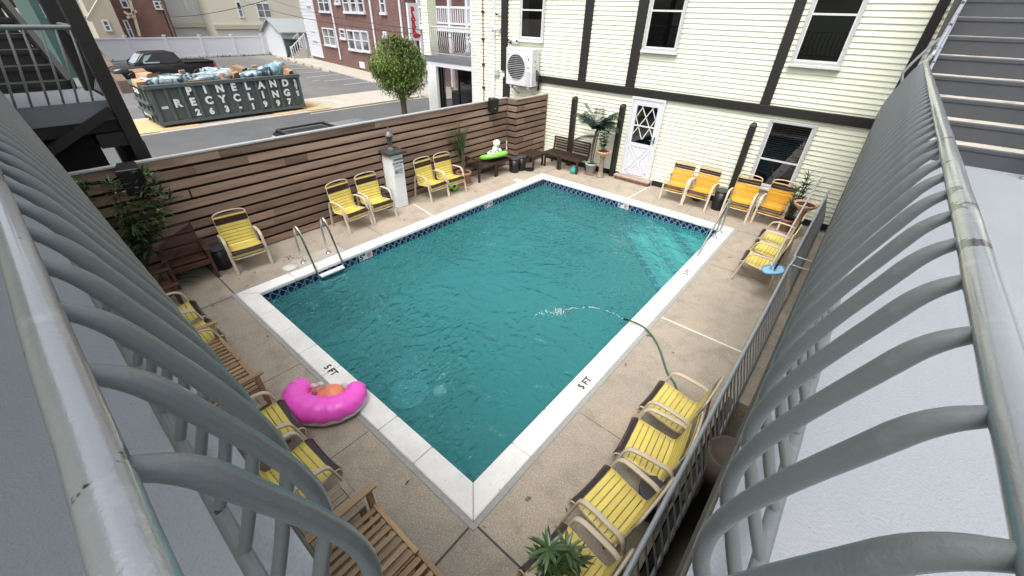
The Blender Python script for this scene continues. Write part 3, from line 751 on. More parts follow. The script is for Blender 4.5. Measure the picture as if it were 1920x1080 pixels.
pot(t, m_terra, .20, .34, 0, 'pot', m_terra)
b = MB(); b.tube(smoothp([(0, 0, .3), (-.02, .0, .5), (.0, -.02, .75), (-.02, -.03, .95)], 4), [.05]*5+[.042]*4+[.035]*4, 10); b.build('stem', m_bark, t)
b = MB()
for i in range(75):
    a = random.uniform(0, 6.283); e = random.uniform(.15, 1.0); z = .55+.45*random.random()
    b.leaf((-.01, -.02, z), (math.cos(a)*e*.55-.10, math.sin(a)*e*.55-.15, 1), random.uniform(.55, .85), .022, random.uniform(.2, .7), 4)
b.build('leaves', m_leaf, t)
t = thing('toy_ball', 'lime green ball with dark patches under the chair beside the spiky palm', 'ball', (-6.42, 5.70, .155))
b = MB(); b.ball((0, 0, 0), .155, n=22, m=14); b.build('ball', m_lime, t)
b = MB()
for (dx, dy, dz) in ((.9, -.3, .1), (.2, -.9, .3), (.5, .8, .2), (.6, .1, .9), (.5, -.6, -.5)):
    d = Vector((dx, dy, dz)).normalized(); T = d.to_track_quat('Z', 'Y').to_matrix().to_4x4(); b.lathe([(.055, .1465), (.04, .151), (.0001, .1565)], (0, 0, 0), 5, T=T)
b.build('patch', m_black, t)
# tall palm by the cream wall
t = thing('palm_plant', 'tall dark feathery palm in a grey pot against the cream wall', 'potted plant', (-4.47, 9.55, 0))
pot(t, m_greypot, .17, .33, 0, 'pot', m_terra)
b = MB(); b.tube(smoothp([(-.02, .02, .25), (-.05, .05, .7), (.0, .06, 1.15), (.03, .05, 1.35)], 5), .026, 9); b.tube(smoothp([(.03, .02, .25), (.02, .05, .7), (.06, .06, 1.2)], 5), .018, 8); b.tube(smoothp([(-.05, .05, .3), (-.10, .1, .8), (-.06, .1, 1.2)], 5), .012, 8); b.build('trunk', m_bark, t)
b = MB()
for i in range(22):
    a = -1.57+random.uniform(-1.75, 1.75) if i > 2 else (-3.0, -.1, .2)[i]; el = random.uniform(.35, 1.25); Lf = random.uniform(.55, .85)
    p = Vector((.02, .03, 1.30)); d = Vector((math.cos(a)*math.cos(el), math.sin(a)*math.cos(el)*.62, math.sin(el)))
    if i == 0: d = Vector((-.85, -.3, .22)); p = Vector((0, .03, 1.1))
    if i == 1: d = Vector((.8, -.35, .75)); Lf = .95
    path = [p.copy()]
    for k in range(9): d = (d+Vector((0, 0, -.11))).normalized(); p = p+d*Lf/9; path.append(p.copy())
    b.tube(path, .006, 4, cap=False)
    for k in range(1, 10):
        for q in (0, .5):
            pp = path[k-1].lerp(path[k], q); dd = (path[k]-path[k-1]).normalized(); sd_ = dd.cross(Vector((0, 0, 1))).normalized()
            for s in (-1, 1): b.leaf(pp, dd*.75+sd_*s*.9+Vector((0, 0, -.15)), .26*(1-.45*abs(k/9-.45)), .026, .5, 2, side=dd)
b.build('fronds', m_palm, t)
# shell bowl planter on pedestal
def bowl_planter(label, x, y, h, r, ped, bowl, leaf, nst, lh, cat='planter'):
    t = thing('pedestal_planter', label, cat, (x, y, 0))
    b = MB(); b.lathe([(.12, 0), (.125, .04), (.085, .06), (.062, .2), (.07, h*.5), (.058, h-.16), (.08, h-.08), (.07, h-.06)], (0, 0, 0), 18); b.build('pedestal', ped, t)
    b = MB(); n = 40; pr = [(.06, h-.07), (r*.6, h-.03), (r*.95, h+.05), (r*1.0, h+.09), (r*.93, h+.09), (r*.8, h+.05)]
    vs = []; 
    for i, (rr, z) in enumerate(pr):
        for k in range(n): 
            a = 6.2832*k/n; w = 1+(.05*math.cos(a*14) if 1 < i < 5 else 0); vs.append((rr*w*math.cos(a), rr*w*math.sin(a), z+(.012*math.cos(a*14) if 2 < i < 5 else 0)))
    b.add(vs, [(i*n+k, i*n+(k+1) % n, (i+1)*n+(k+1) % n, (i+1)*n+k) for i in range(len(pr)-1) for k in range(n)], True); bo = b.build('bowl', bowl, t)
    b = MB(); b.lathe([(r*.88, h+.06), (.0001, h+.085)], (0, 0, 0), 18); b.build('soil', m_soil, bo)
    if nst:
        b = MB(); bl = MB()
        for i in range(nst):
            a = random.uniform(0, 6.28); tx, ty = math.cos(a)*.20*random.random()-.06, math.sin(a)*.12*random.random(); zz = h+.07+lh*random.uniform(.5, 1)
            pa = smoothp([(tx*.3, ty*.3, h+.06), (tx*.8, ty*.8, (h+zz)/2), (tx*1.6, ty*1.6, zz)], 4); b.tube(pa, .007, 5)
            for p in pa[3:]:
                for k in range(7): q = random.uniform(0, 6.28); bl.leaf(p, (math.cos(q), math.sin(q), .45), random.uniform(.08, .13), .036, .5, 3)
        b.build('stem', m_stem, t); bl.build('foliage', leaf, t)
m_ped = pm('mottled_stone', (.24, .19, .14), .85, var=.4, vs=14, bump=.4)
m_shell = pm('peach_shell', (.58, .34, .22), .7, var=.15, vs=9)
bowl_planter('peach shell bowl planter with a leggy shrub left of the white door', -4.10, 9.50, .68, .21, m_ped, m_shell, m_leafdk, 6, .62)
bowl_planter('peach bowl of bare soil on a pedestal at the right end of the cream wall', 1.06, 9.0, .70, .22, m_terra, m_shell, m_leafdk, 0, .1)
def whorl(b, p, n, L, W, up=.4, dr=.5):
    for k in range(n):
        a = 6.283*k/n*1.618*2+random.uniform(-.3, .3); e = random.uniform(.3, 1.1)
        b.leaf(p, (math.cos(a)*e, math.sin(a)*e, up*random.uniform(.4, 1.6)), L*random.uniform(.7, 1.1), W, dr*random.uniform(.6, 1.4), 3)
t = thing('potted_dracaena', 'tall thin leaved dracaena in a dark pot between the end chair and the bowl', 'potted plant', (.86, 9.28, 0))
pot(t, m_terra, .17, .30, 0); b = MB(); bl = MB()
for (dx, dy, h) in ((0, .05, 1.25), (-.06, .0, .95), (.05, -.03, .75), (-.02, -.06, .6), (.03, .05, 1.05)):
    pa = smoothp([(dx*.3, dy*.3, .26), (dx, dy, h*.6), (dx*1.6, dy*1.4, h)], 4); b.tube(pa, .010, 6)
    for p in pa[3:]: whorl(bl, p, 9, .22, .022, .6, .6)
b.build('stem', m_stem, t); bl.build('foliage', m_leafdk, t)
# oleander in the left corner
t = thing('oleander_shrub', 'straggly oleander shrub with narrow leaf whorls in the left fence corner', 'shrub', (-6.90, -.85, 0))
b = MB(); bl = MB(); bp = MB()
tips = [gx(u, v, xx)-Vector((-6.90, -.85, 0)) for (u, v, xx) in ((268, 322, -6.5), (290, 345, -6.45), (318, 375, -6.4), (300, 395, -6.4), (222, 362, -6.5), (205, 345, -6.55), (235, 385, -6.45), (262, 390, -6.4), (283, 412, -6.35), (250, 430, -6.4), (262, 445, -6.35), (160, 360, -6.6), (146, 345, -6.7), (300, 360, -6.5), (240, 405, -6.45), (275, 330, -6.6), (270, 455, -6.35))]
for p in tips:
    p = Vector(p); pa = smoothp([(random.uniform(-.05, .05), random.uniform(-.05, .05), .05), (p.x*.45, p.y*.45, p.z*.55), p], 5); b.tube(pa, [.009-.005*i/len(pa) for i in range(len(pa))], 6)
    whorl(bl, p, 16, .23, .034, .45, .7)
    for q_ in (-3, -5): whorl(bl, pa[q_]+Vector((random.uniform(-.10, .10), random.uniform(-.08, .10), random.uniform(-.05, .05))), 9, .22, .032, .25, .9)
    if random.random() < .7:
        for k in range(3): bp.leaf(p+Vector((random.uniform(-.08, .08), random.uniform(-.08, .08), .02)), (random.uniform(-1, 1), random.uniform(-1, 1), .4), .07, .03, .4, 2)
b.build('stem', m_stem, t); bl.build('foliage', m_leaf, t); bp.build('dry_leaves', pm('dry_leaf', (.45, .36, .22), .7, var=.3), t)
t = thing('strap_leaf_plant', 'clump of long arching strap leaves below the oleander beside the armchair', 'plant', (-6.55, -.78, 0))
b = MB()
for k in range(26): a = random.uniform(-.6, 2.2); b.leaf((random.uniform(-.1, .1), random.uniform(-.1, .1), .05), (math.cos(a)*.9, math.sin(a)*.9, random.uniform(.5, 1.6)), random.uniform(.5, .85), .028, .9, 6)
b.build('leaves', m_leaf, t)
t = thing('planter_wall', 'low white rendered planter edge behind the left balusters', 'planter', (-6.55, -1.35, 0))
b = MB(); b.box(-.5, .35, -.25, .14, 0, .85); b.build('body', m_stucco, t, bevel=.01); b = MB(); b.box(-.42, .27, -.18, .07, .851, .87); b.build('soil', m_soil, t)
# oleander tip in the near corner
t = thing('oleander_plant', 'dark green oleander with long leaves in a pot at the bottom edge', 'potted plant', (.80, -.10, 0))
pot(t, m_terra, .16, .28, 0); b = MB(); bl = MB()
for (u, v, z) in ((1030, 1028, .78), (1062, 1030, .74), (1040, 1058, .62), (1020, 1045, .68), (1075, 1052, .6)):
    p = gz(u, v, z)-Vector((.80, -.10, 0)); pa = smoothp([(0, 0, .25), (p.x*.5, p.y*.5, .45), p], 4); b.tube(pa, .008, 6)
    whorl(bl, p, 17, .165, .030, .45, .55); whorl(bl, pa[-3], 9, .16, .032, .3, .7)
b.build('stem', m_stem, t); bl.build('foliage', m_leafdk, t)
t = thing('watering_jug', 'small teal jug under the end of the dark bench', 'jug', (-4.86, 9.22, 0))
b = MB(); b.lathe([(.07, 0), (.10, .05), (.09, .14), (.04, .19), (.045, .22)], (0, 0, 0), 14); b.build('body', pm('teal_plastic', (.05, .30, .27), .4), t)
b = MB(); b.tube(arc((.10, 0, .12), .06, -80, 80, 8), .012, 6); b.build('handle', m_black, t)
t = thing('plant_saucer', 'black saucer lying flat beside the two black bins', 'saucer', (-6.0, 8.5, 0)); b = MB(); b.lathe([(.12, .002), (.15, .04), (.14, .04), (.11, .012), (.0001, .012)], (0, 0, 0), 18); b.build('dish', m_black, t)
t = thing('terracotta_pot', 'small dark red pot on the deck behind the golden chairs', 'pot', (-1.30, 9.68, 0)); pot(t, pm('dark_red_pot', (.16, .03, .02), .5), .13, .2)
# skimmer lids
for i, (x, y, lb) in enumerate(((-5.72, 1.0, 'round white skimmer lid set in the deck beside the pool ladder'), (-5.68, 7.58, 'round white skimmer lid set in the deck at the far left pool corner'))):
    t = thing('skimmer_lid', lb, 'lid', (x, y, 0), 0, 'skimmer lids'); b = MB(); b.lathe([(.125, .001), (.125, .012), (.0001, .014)], (0, 0, 0), 28); b.build('disc', m_whitewear, t); b = MB(); b.lathe([(.012, .0145), (.0001, .0155)], (0, 0, 0), 8); b.build('finger_hole', m_black, t)
# leaf debris
b = MB()
for (x, y, n, s) in ((-6.0, 1.15, 12, .08), (-5.62, 1.1, 5, .1), (-3.4, .0, 3, .25), (-5.9, .3, 4, .3), (.4, 1.0, 3, .5), (-5.0, -.4, 3, .5), (-1.0, -.5, 4, .4)):
    for k in range(n):
        px, py = x+random.gauss(0, s), y+random.gauss(0, s*.7); a = random.uniform(0, 6.28); b.leaf((px, py, .006), (math.cos(a), math.sin(a), .05), random.uniform(.03, .07), .02, .1, 2)
tag(b.build('leaf_litter', pm('litter', (.07, .045, .03), .8, var=.5)), 'scattered dry leaves and crumbs on the concrete deck', 'debris', kind='stuff')

# ---------------------------------------------------------------- pool fittings
t = thing('pool_ladder', 'steel pool ladder with two arched rails and white treads at the left edge', 'ladder', (-5.72, 1.5, 0))
for s in (-1, 1):
    y = s*.25
    b = MB(); b.tube(smoothp([(.02, y, 0), (.0, y, .45), (.03, y, .68), (.12, y, .78), (.22, y, .74), (.30, y, .58), (.46, y, .10), (.52, y, -.12), (.53, y, -.9)], 5), .021, 14); b.build('rail', m_steel, t)
    b = MB(); b.lathe([(.055, .002), (.052, .018), (.024, .028)], (.02, y, 0), 16); b.build('escutcheon', m_steel, t)
for k in range(3):
    z = -.07-.17*k; b = MB(); b.box(.50, .61, -.228, .228, z-.03, z); b.build('tread', m_white, t, bevel=.006)
t = thing('ladder_pad', 'pale concrete patch under the pool ladder feet', 'patch', (0, 0, 0)) if False else None
b = MB(); b.box(-5.90, -5.558, 1.08, 2.02, -.01, .006); tag(b.build('deck_patch', m_conc), kind='structure')
t = thing('handrail', 'long pale steel handrail sloping down over the pool corner steps', 'handrail', (-.20, 8.0, 0))
A = gx(1342, 436, -.20)-Vector((-.20, 8.0, 0)); 
b = MB(); b.tube(smoothp([(0, .05, .03), (0, .05, .6), (0, .02, .78), (0, -.06, .84), (0, -.20, .78), (0, -1.30, .10), (0, -1.5, -.03)], 5), .021, 12); b.build('rail', m_steel, t)
b = MB(); b.tube([(0, -.32, .035), (0, -.32, .70)], .018, 10); b.build('upright', m_steel, t)
b = MB(); b.lathe([(.055, .033), (.05, .05), (.024, .06)], (0, .05, 0), 14); b.lathe([(.05, .033), (.045, .05), (.02, .06)], (0, -.32, 0), 14); b.build('escutcheon', m_steel, t)
# hose, jet and splash
t = thing('garden_hose', 'green hose lying over the right coping with its end above the water', 'hose', (0, 0, 0))
hp = [gz(1176, 600, .13), gz(1186, 603, .10), gz(1200, 609, .055), gz(1215, 620, .045), gz(1228, 637, .022), gz(1238, 658, .016), gz(1245, 680, .016), gz(1253, 702, .016), gz(1266, 722, .016), Vector((1.0, 2.6, .018)), Vector((1.2, 2.3, .018))]
b = MB(); b.tube(smoothp(hp, 6), .014, 10); b.build('tube', m_hose, t)
b = MB(); d0 = (hp[0]-hp[1]).normalized(); b.tube([hp[0]-d0*.02, hp[0]+d0*.035, hp[0]+d0*.07], [.018, .018, .012], 10); b.build('nozzle', m_black, t)
e0 = hp[0]+d0*.07; hit = gz(1048, 585, ZW)
jet = [e0.lerp(hit, u)+Vector((0, 0, 1))*((e0.z-hit.z)*0+.30*4*u*(1-u)*.55) for u in [i/22 for i in range(23)]]
b = MB(); bf = MB()
for i in range(22):
    p = jet[i]; q = jet[i+1]; n_ = 1 if i < 8 else 3
    for k in range(n_):
        o3 = Vector((random.gauss(0, 1), random.gauss(0, 1), random.gauss(0, 1)))*(.0015+.009*i/22)
        if i < 10 or random.random() < .75: (b if random.random() < .45 else bf).tube([p+o3, p.lerp(q, random.uniform(.6, 1.0))+o3], random.uniform(.0016, .0035), 5, cap=False)
for i in range(190):
    a = random.uniform(0, 6.283); r = abs(random.gauss(0, .075)); p = hit+Vector((math.cos(a)*r*1.1, math.sin(a)*r, random.uniform(.0, .022)*(1-min(1, r*3))+.002)); s_ = random.uniform(.002, .008); (bf if i % 2 else b).ball(p, s_, s_*random.uniform(.6, 1.8), s_*.4, 6, 4)
for i in range(40):
    u = random.random(); p = hit+Vector((-.25*u-.02, -.28*u+random.gauss(0, .06), .002)); s_ = random.uniform(.002, .007); bf.ball(p, s_*1.6, s_, s_*.3, 6, 4)
tag(b.build('water_jet', m_spray), 'thin clear arc of water from the hose end', 'water jet', kind='stuff')
tag(bf.build('splash_foam', m_foam), 'small white froth where the hose water lands on the pool', 'splash', kind='stuff')
# floor light and drain seen through the water
def under(u, v, z):
    p = gz(u, v, ZW); d = _ray(u, v).normalized(); h = Vector((d.x, d.y, 0)); s = h.length/1.33; c = math.sqrt(1-s*s)
    return p + (h.normalized()*s/c + Vector((0, 0, -1)))*(ZW-z)
p = under(821, 700, -1.5); p.z = zf0+(zf1-zf0)*(p.y-by0)/(by1-by0)
t = thing('pool_light', 'pale mint round fitting on the pool floor, seen through the water', 'pool light', p)
b = MB(); b.lathe([(.12, .0), (.12, .02), (.09, .05), (.0001, .07)], (0, 0, 0), 24); b.build('lens', pm('mint_lens', (.75, .95, .85), .4, var=.2, vs=30), t)
p = under(762, 702, -1.5); p.z = zf0+(zf1-zf0)*(p.y-by0)/(by1-by0)+.004
t = thing('main_drain', 'wide pale blue round drain cover on the pool floor', 'drain', p)
b = MB(); b.lathe([(.34, .006), (.33, .02), (.0001, .022)], (0, 0, 0), 30); b.build('cover', pm('pale_blue_cover', (.16, .42, .50), .5, var=.08), t)
p = gz(1163, 400, -.5)
t = thing('return_inlet', 'small round return fitting on the far pool wall below the tiles', 'pool fitting', (-1.87, by1-.001, -.38), 0)
b = MB(); b.lathe([(.10, 0), (.10, .012), (.07, .016), (.065, .006), (.0001, .006)], (0, 0, 0), 20, T=frameT((0, 0, 0), (1, 0, 0), (0, 0, 1))); b.build('ring', m_whitewear, t)

# depth lettering painted on the coping, depth tiles on the waterline
def coping_text(s, pos, right, up, size, label):
    mb = MB(); text_mb(mb, s, size, frameT(pos, right, up), .0008, .004); o = mb.build('depth_marking', m_ink); tag(o, label, 'lettering')
zt = .0345
coping_text('5 FT', gz(620, 694, zt), (1, 0, 0), (0, 1, 0), .125, 'black 5 FT depth marking on the near left coping above the pink float') 
coping_text('5 FT', gz(1097, 718, zt), (0, 1, 0), (-1, 0, 0), .125, 'black 5 FT depth marking on the right coping nearer the camera')
coping_text('3 FT', gz(1289, 511, zt), (0, 1, 0), (-1, 0, 0), .115, 'black 3 FT depth marking on the right coping near the handrail')
def depth_tile(s, pos, right, label):
    right = Vector(right); up = Vector((0, 0, 1)); nrm = right.cross(up)
    t = thing('depth_tile', label, 'sign', pos, 0, 'pool depth tiles')
    T = frameT((0, 0, 0), right, up)
    b = MB(); b.box(-.15, .15, -.068, .068, 0, .006, None, T); b.build('plate', m_white, t)
    b = MB(); text_mb(b, s, .15, frameT(right*-.075+nrm*.007, right, up), .001, .006); b.build('numeral', m_ink, t)
    b = MB(); c = right*.075+nrm*.0075
    b.tube([c+right*(.042*math.cos(a))+up*(.042*math.sin(a)) for a in [6.2832*i/20 for i in range(20)]], .006, 6, closed=True); b.bar(c+right*.03+up*.03, c-right*.03-up*.03, .009, .003, nrm); b.build('ban_ring', m_red, t)
    b = MB(); b.bar(c-right*.02-up*.0, c+right*.02+up*.012, .014, .003, nrm); b.bar(c+up*.015-right*.01, c-up*.02+right*.012, .008, .0035, nrm); b.build('diver', m_ink, t)
depth_tile('5"', (bx0+.001, gx(686, 481, bx0).y, -.112), (0, 1, 0), 'white 5 depth tile with a no diving ring by the ladder')
depth_tile('3"', (bx0+.001, gx(916, 383, bx0).y, -.112), (0, 1, 0), 'white 3 depth tile with a no diving ring on the left pool side')
depth_tile('3"', (gy(1169, 384, by1).x, by1-.001, -.112), (1, 0, 0), 'white 3 depth tile with a no diving ring on the far pool side')

# ---------------------------------------------------------------- inflatables
t = thing('pool_float', 'bright pink crescent pool float with a pale underside lying half on the coping', 'pool float', (-2.33, -.14, .02), R(36))
b = MB()
t.scale = (.88, .88, .84)
n, m = 44, 18
def crescent(rx, ry, rmax, rz, zc, a0, a1, pw, wr):
    vs = []; 
    for i in range(n+1):
        u = i/n; a = R(a0+(a1-a0)*u); rr = rmax*(max(.0, math.sin(math.pi*(.06+.88*u)))**pw)+.01
        if i in (0, n): rr = .01
        c = Vector((rx*math.cos(a), ry*math.sin(a), zc)); nn = Vector((math.cos(a), math.sin(a), 0))
        for k in range(m):
            q = 2*math.pi*k/m; w = 1+wr*(.03*math.sin(a*17+2*math.sin(q*2))+.018*math.sin(a*31+q*3))*(1 if math.cos(q) > -.3 else .4)
            vs.append(c+nn*(rr*w*math.cos(q))+Vector((0, 0, rr*rz*w*math.sin(q))))
    return vs, [(i*m+k, i*m+(k+1) % m, (i+1)*m+(k+1) % m, (i+1)*m+k) for i in range(n) for k in range(m)]
vs, fs = crescent(.40, .285, .180, .85, .155, -216, 36, .34, 1.8); b.add(vs, fs, True); b.build('ring', m_pink, t)
b = MB(); vs, fs = crescent(.405, .29, .172, .52, .075, -214, 34, .34, .6); b.add(vs, fs, True); b.build('underside', m_greyvinyl, t)
b = MB()
N = 16; vs = []
for i in range(N+1):
    for k in range(N+1):
        x = -.36+.72*i/N; y = -.24+.42*k/N; vs.append((x, y, .10+.05*math.sin(x*11+y*7)+.035*math.sin(y*19-x*5)+.10*max(0, 1-((x-.05)/.25)**2-((y+.06)/.16)**2)))
b.add(vs, [(i*(N+1)+k, (i+1)*(N+1)+k, (i+1)*(N+1)+k+1, i*(N+1)+k+1) for i in range(N) for k in range(N) if (( -.36+.72*(i+.5)/N)/.36)**2+((-.24+.42*(k+.5)/N)/.30)**2 < 1], True); b.build('seat', m_orangev, t)
b = MB()
for (x, y, s) in ((-.22, .10, .06), (.26, .12, .07), (-.14, .14, .05), (.20, .15, .05)):
    b.ball((x, y, .16), s*1.1, s*.7, s*.7, 9, 6)
b.build('clear_patch', m_clearv, t)
b = MB(); b.ball((-.12, -.06, .205), .045, .03, .02, 10, 6); b.build('print', pm('purple_print', (.35, .02, .22), .4), t)
t = thing('pool_float', 'lime green ring float with a white dog shaped inflatable, lying on the dark bench', 'pool float', (-6.53, 7.50, .45), R(80))
b = MB(); T = Matrix.Rotation(R(-18), 4, 'X')
b.tube([T @ Vector((.40*math.cos(a), .25*math.sin(a), .09)) for a in [6.2832*i/32 for i in range(32)]], .068, 12, closed=True); b.build('ring', m_lime, t)
b = MB(); b.lathe([(.0001, 0), (.9, 0)], (0, 0, 0), 24, T=T @ Matrix.Translation((0, 0, .08)) @ Matrix.Diagonal((.40, .25, 1, 1))); b.ball((.0, .03, .17), .23, .12, .08, 14, 8); b.ball((.07, .03, .26), .10, .10, .12, 12, 8); b.ball((.11, .04, .42), .115, .10, .10, 14, 9); b.ball((.06, -.06, .40), .06, .055, .05, 10, 7)
b.tube([(.0, -.04, .27), (-.07, -.08, .22)], .035, 8); b.tube([(.14, -.06, .27), (.12, -.14, .22)], .035, 8); b.build('dog_body', m_whitev, t)
b = MB(); b.ball((.20, .06, .41), .03, .055, .07, 9, 6); b.ball((.05, .12, .41), .045, .03, .07, 9, 6); b.ball((-.12, .0, .20), .07, .05, .04, 9, 6); b.ball((.14, -.02, .20), .05, .05, .04, 9, 6); b.ball((.035, -.11, .41), .018, n=8, m=5); b.build('dark_patches', pm('grey_vinyl', (.09, .085, .10), .4), t)

# ---------------------------------------------------------------- pillar, lantern, sign
t = thing('pillar', 'white rendered pillar with a charcoal slab cap standing at the wood fence', 'pillar', (-6.70, 4.145, 0))
b = MB(); b.box(-.22, .22, -.155, .155, 0, 1.26); b.build('shaft', m_stucco, t, bevel=.012)
b = MB(); b.box(-.29, .29, -.225, .225, 1.261, 1.325); b.build('cap', m_capgrey, t, bevel=.008)
t = thing('lantern', 'small pewter lantern standing on the charcoal pillar cap', 'lantern', (-6.70, 4.16, 1.325))
b = MB(); b.lathe([(.085, 0), (.085, .02), (.04, .035), (.026, .06), (.03, .10)], (0, 0, 0), 6, False); b.build('base', m_pewter, t)
b = MB(); b.lathe([(.035, .10), (.07, .30), (.066, .30), (.031, .10)], (0, 0, 0), 6, False); b.build('glass', m_capgrey, t)
b = MB()
for k in range(6): a = 6.2832*k/6; b.bar((.036*math.cos(a), .036*math.sin(a), .10), (.073*math.cos(a), .073*math.sin(a), .31), .01, .01)
b.build('cage', m_pewter, t)
b = MB(); b.lathe([(.095, .30), (.09, .33), (.04, .39), (.02, .41), (.03, .43), (.012, .46), (.004, .50)], (0, 0, 0), 12); b.build('roof', m_pewter, t)
t = thing('pool_sign', 'small white WARNING DO NOT DIVE sign on the pillar', 'sign', (-6.478, 4.145, .98))
b = MB(); b.box(0, .006, -.125, .125, -.235, .235); b.build('plate', m_white, t)
T = lambda y, z: frameT((.0075, y, z), (0, 1, 0), (0, 0, 1))
b = MB(); text_mb(b, 'WARNING', .052, T(.022, .165), .0006, .003); text_mb(b, 'DO NOT DIVE', .044, T(0, .085), .0006, .003)
for k in range(4): b.box(.0065, .0072, -.10, .10, .035-.012*k, .039-.012*k)
for k in range(9): b.box(.0065, .0072, .0, .105, -.05-.014*k, -.045-.014*k)
b.build('lettering', m_ink, t)
b = MB(); b.tube([(.008, -.06+.045*math.cos(a), -.10+.045*math.sin(a)) for a in [6.2832*i/20 for i in range(20)]], .006, 6, closed=True); b.bar((.008, -.09, -.07), (.008, -.03, -.13), .01, .004, (1, 0, 0)); b.bar((.009, -.085, -.11), (.009, -.04, -.095), .016, .004, (1, 0, 0)); b.build('ban_symbol', m_ink, t)
b = MB(); b.prism([(-.115, .14), (-.075, .14), (-.095, .18)], 'x', .0065, .0075); b.build('warning_triangle', pm('sign_yellow', (.7, .5, .05), .5), t)

# ---------------------------------------------------------------- wood fence
def fence_run(t, axis, a0, a1, fixed, sgn, mat, seams):
    pitch, bh, th = .178, .131, .022
    for k in range(11):
        z1 = 1.925-pitch*k; z0 = max(.02, z1-bh)
        if z0 >= z1-.02: continue
        b = MB(); cuts = [a0]+sorted(random.uniform(a0+.3, a1-.3) for _ in range(seams))+[a1]
        for i in range(len(cuts)-1):
            c0, c1 = cuts[i]+.0015, cuts[i+1]-.0015
            if c1-c0 < .05: continue
            off = random.uniform(-.0015, .0015)
            if axis == 'y': b.box(fixed-th/2+off, fixed+th/2+off, c0, c1, z0, z1)
            else: b.box(c0, c1, fixed-th/2+off, fixed+th/2+off, z0, z1)
        b.build('board', mat, t, bevel=.003)
t = thing('wood_fence', 'weathered horizontal board fence with dark gaps along the street side', 'fence', (0, 0, 0))
FX = -6.85
fence_run(t, 'y', -3.0, 8.38, FX, 1, m_fence, 4)
b = MB(); b.box(FX-.06, FX-.022, -3.0, 8.41, -.0, 1.92); b.build('backing', m_gap, t)
b = MB(); b.box(FX-.07, FX+.03, -3.0, 8.41, 1.932, 1.962); b.build('cap', m_conc if False else pm('grey_cap', (.33, .33, .33), .7, var=.2, vs=7), t, bevel=.004)
t = thing('wood_fence', 'short stepped return of the board fence joining the cream house', 'fence', (0, 0, 0))
fence_run(t, 'x', FX+.012, -6.49, 8.40, 1, m_fencex, 0)
fence_run(t, 'y', 8.413, 9.92, -6.50, 1, m_fence, 1)
b = MB(); b.box(FX+.012, -6.53, 8.43, 8.46, 0, 1.92); b.box(-6.56, -6.525, 8.47, 9.92, 0, 1.92); b.build('backing', m_gap, t)
b = MB(); b.box(FX-.01, -6.47, 8.415, 8.47, 1.927, 1.95); b.box(-6.57, -6.47, 8.472, 9.92, 1.927, 1.95); b.build('cap', m_teakgrey, t)
def speaker(label, loc, rz, w, d, h, tilt):
    t = thing('loudspeaker', label, 'loudspeaker', loc, rz, 'black outdoor loudspeakers')
    b = MB(); T = Matrix.Rotation(R(tilt), 4, 'X'); vs = [T @ Vector(p) for p in ((-w/2, -d/2, -h/2), (w/2, -d/2, -h/2), (w*.36, d/2, -h/2), (-w*.36, d/2, -h/2), (-w/2, -d/2, h/2), (w/2, -d/2, h/2), (w*.36, d/2, h/2), (-w*.36, d/2, h/2))]
    b.add(vs, [(0,3,2,1),(4,5,6,7),(0,1,5,4),(1,2,6,5),(2,3,7,6),(3,0,4,7)]); b.build('cabinet', m_black, t, bevel=.02)
    b = MB(); b.box(-w*.43, w*.43, -d/2-.008, -d/2-.001, -h*.44, h*.44, None, T); b.build('grille', pm('speaker_mesh', (.012, .012, .013), .7, bump=.6, bs=300), t)
    b = MB(); b.box(-.02, .02, -d/2-.010, -d/2-.0085, -h*.18, -h*.15, None, T); b.build('badge', m_alu, t)
    b = MB(); b.box(-.03, .03, d/2, d/2+.09, -.05, .05, None, T); b.build('bracket', m_black, t)
speaker('black loudspeaker on the fence beside the oleander at the left', (-6.68, -.38, 1.78), R(78), .30, .26, .42, 14)
speaker('black loudspeaker on the fence top below the white storefront window', (-6.70, 7.62, 1.86), R(80), .26, .22, .36, 4)

# ---------------------------------------------------------------- pool net, deck rail on the right
t = thing('pool_net', 'blue skimmer net on a long aluminium pole leaning along the right rail', 'pool net', (0, 0, 0))
a = gx(1452, 500, 1.06); c = gx(1500, 395, 1.30); 
pa, pb = Vector((1.02, 5.75, .62)), Vector((1.22, 7.7, 1.0))
A1 = gz(1440, 505, .66); 
b = MB(); b.tube([A1+Vector((.02, .12, .01)), gz(1488, 420, .95), gz(1540, 330, 1.15)+Vector((0, 0, 0))], .015, 10); b.build('pole', m_alu, t)
b = MB(); b.tube([A1+Vector((.08, .12, .0)), gz(1502, 415, .93)], .018, 8); b.build('pole_sleeve', m_black, t)
fr = [gz(u, v, .62) for (u, v) in ((1430, 500), (1445, 497), (1465, 499), (1471, 506), (1466, 512), (1450, 514), (1435, 512), (1429, 506))]
b = MB(); b.tube(smoothp(fr+[fr[0]], 3)[:-1], .012, 8, closed=True); b.build('hoop', pm('blue_plastic', (.10, .32, .55), .35), t)
b = MB(); cc = sum(fr, Vector())/len(fr)-Vector((0, 0, .03)); b.add([cc]+fr, [(0, i+1, (i+1) % 8+1) for i in range(8)], True); b.build('mesh', pm('blue_mesh', (.28, .52, .70), .5, var=.25, vs=40), t)
RPX, RPZ = 1.328, .985
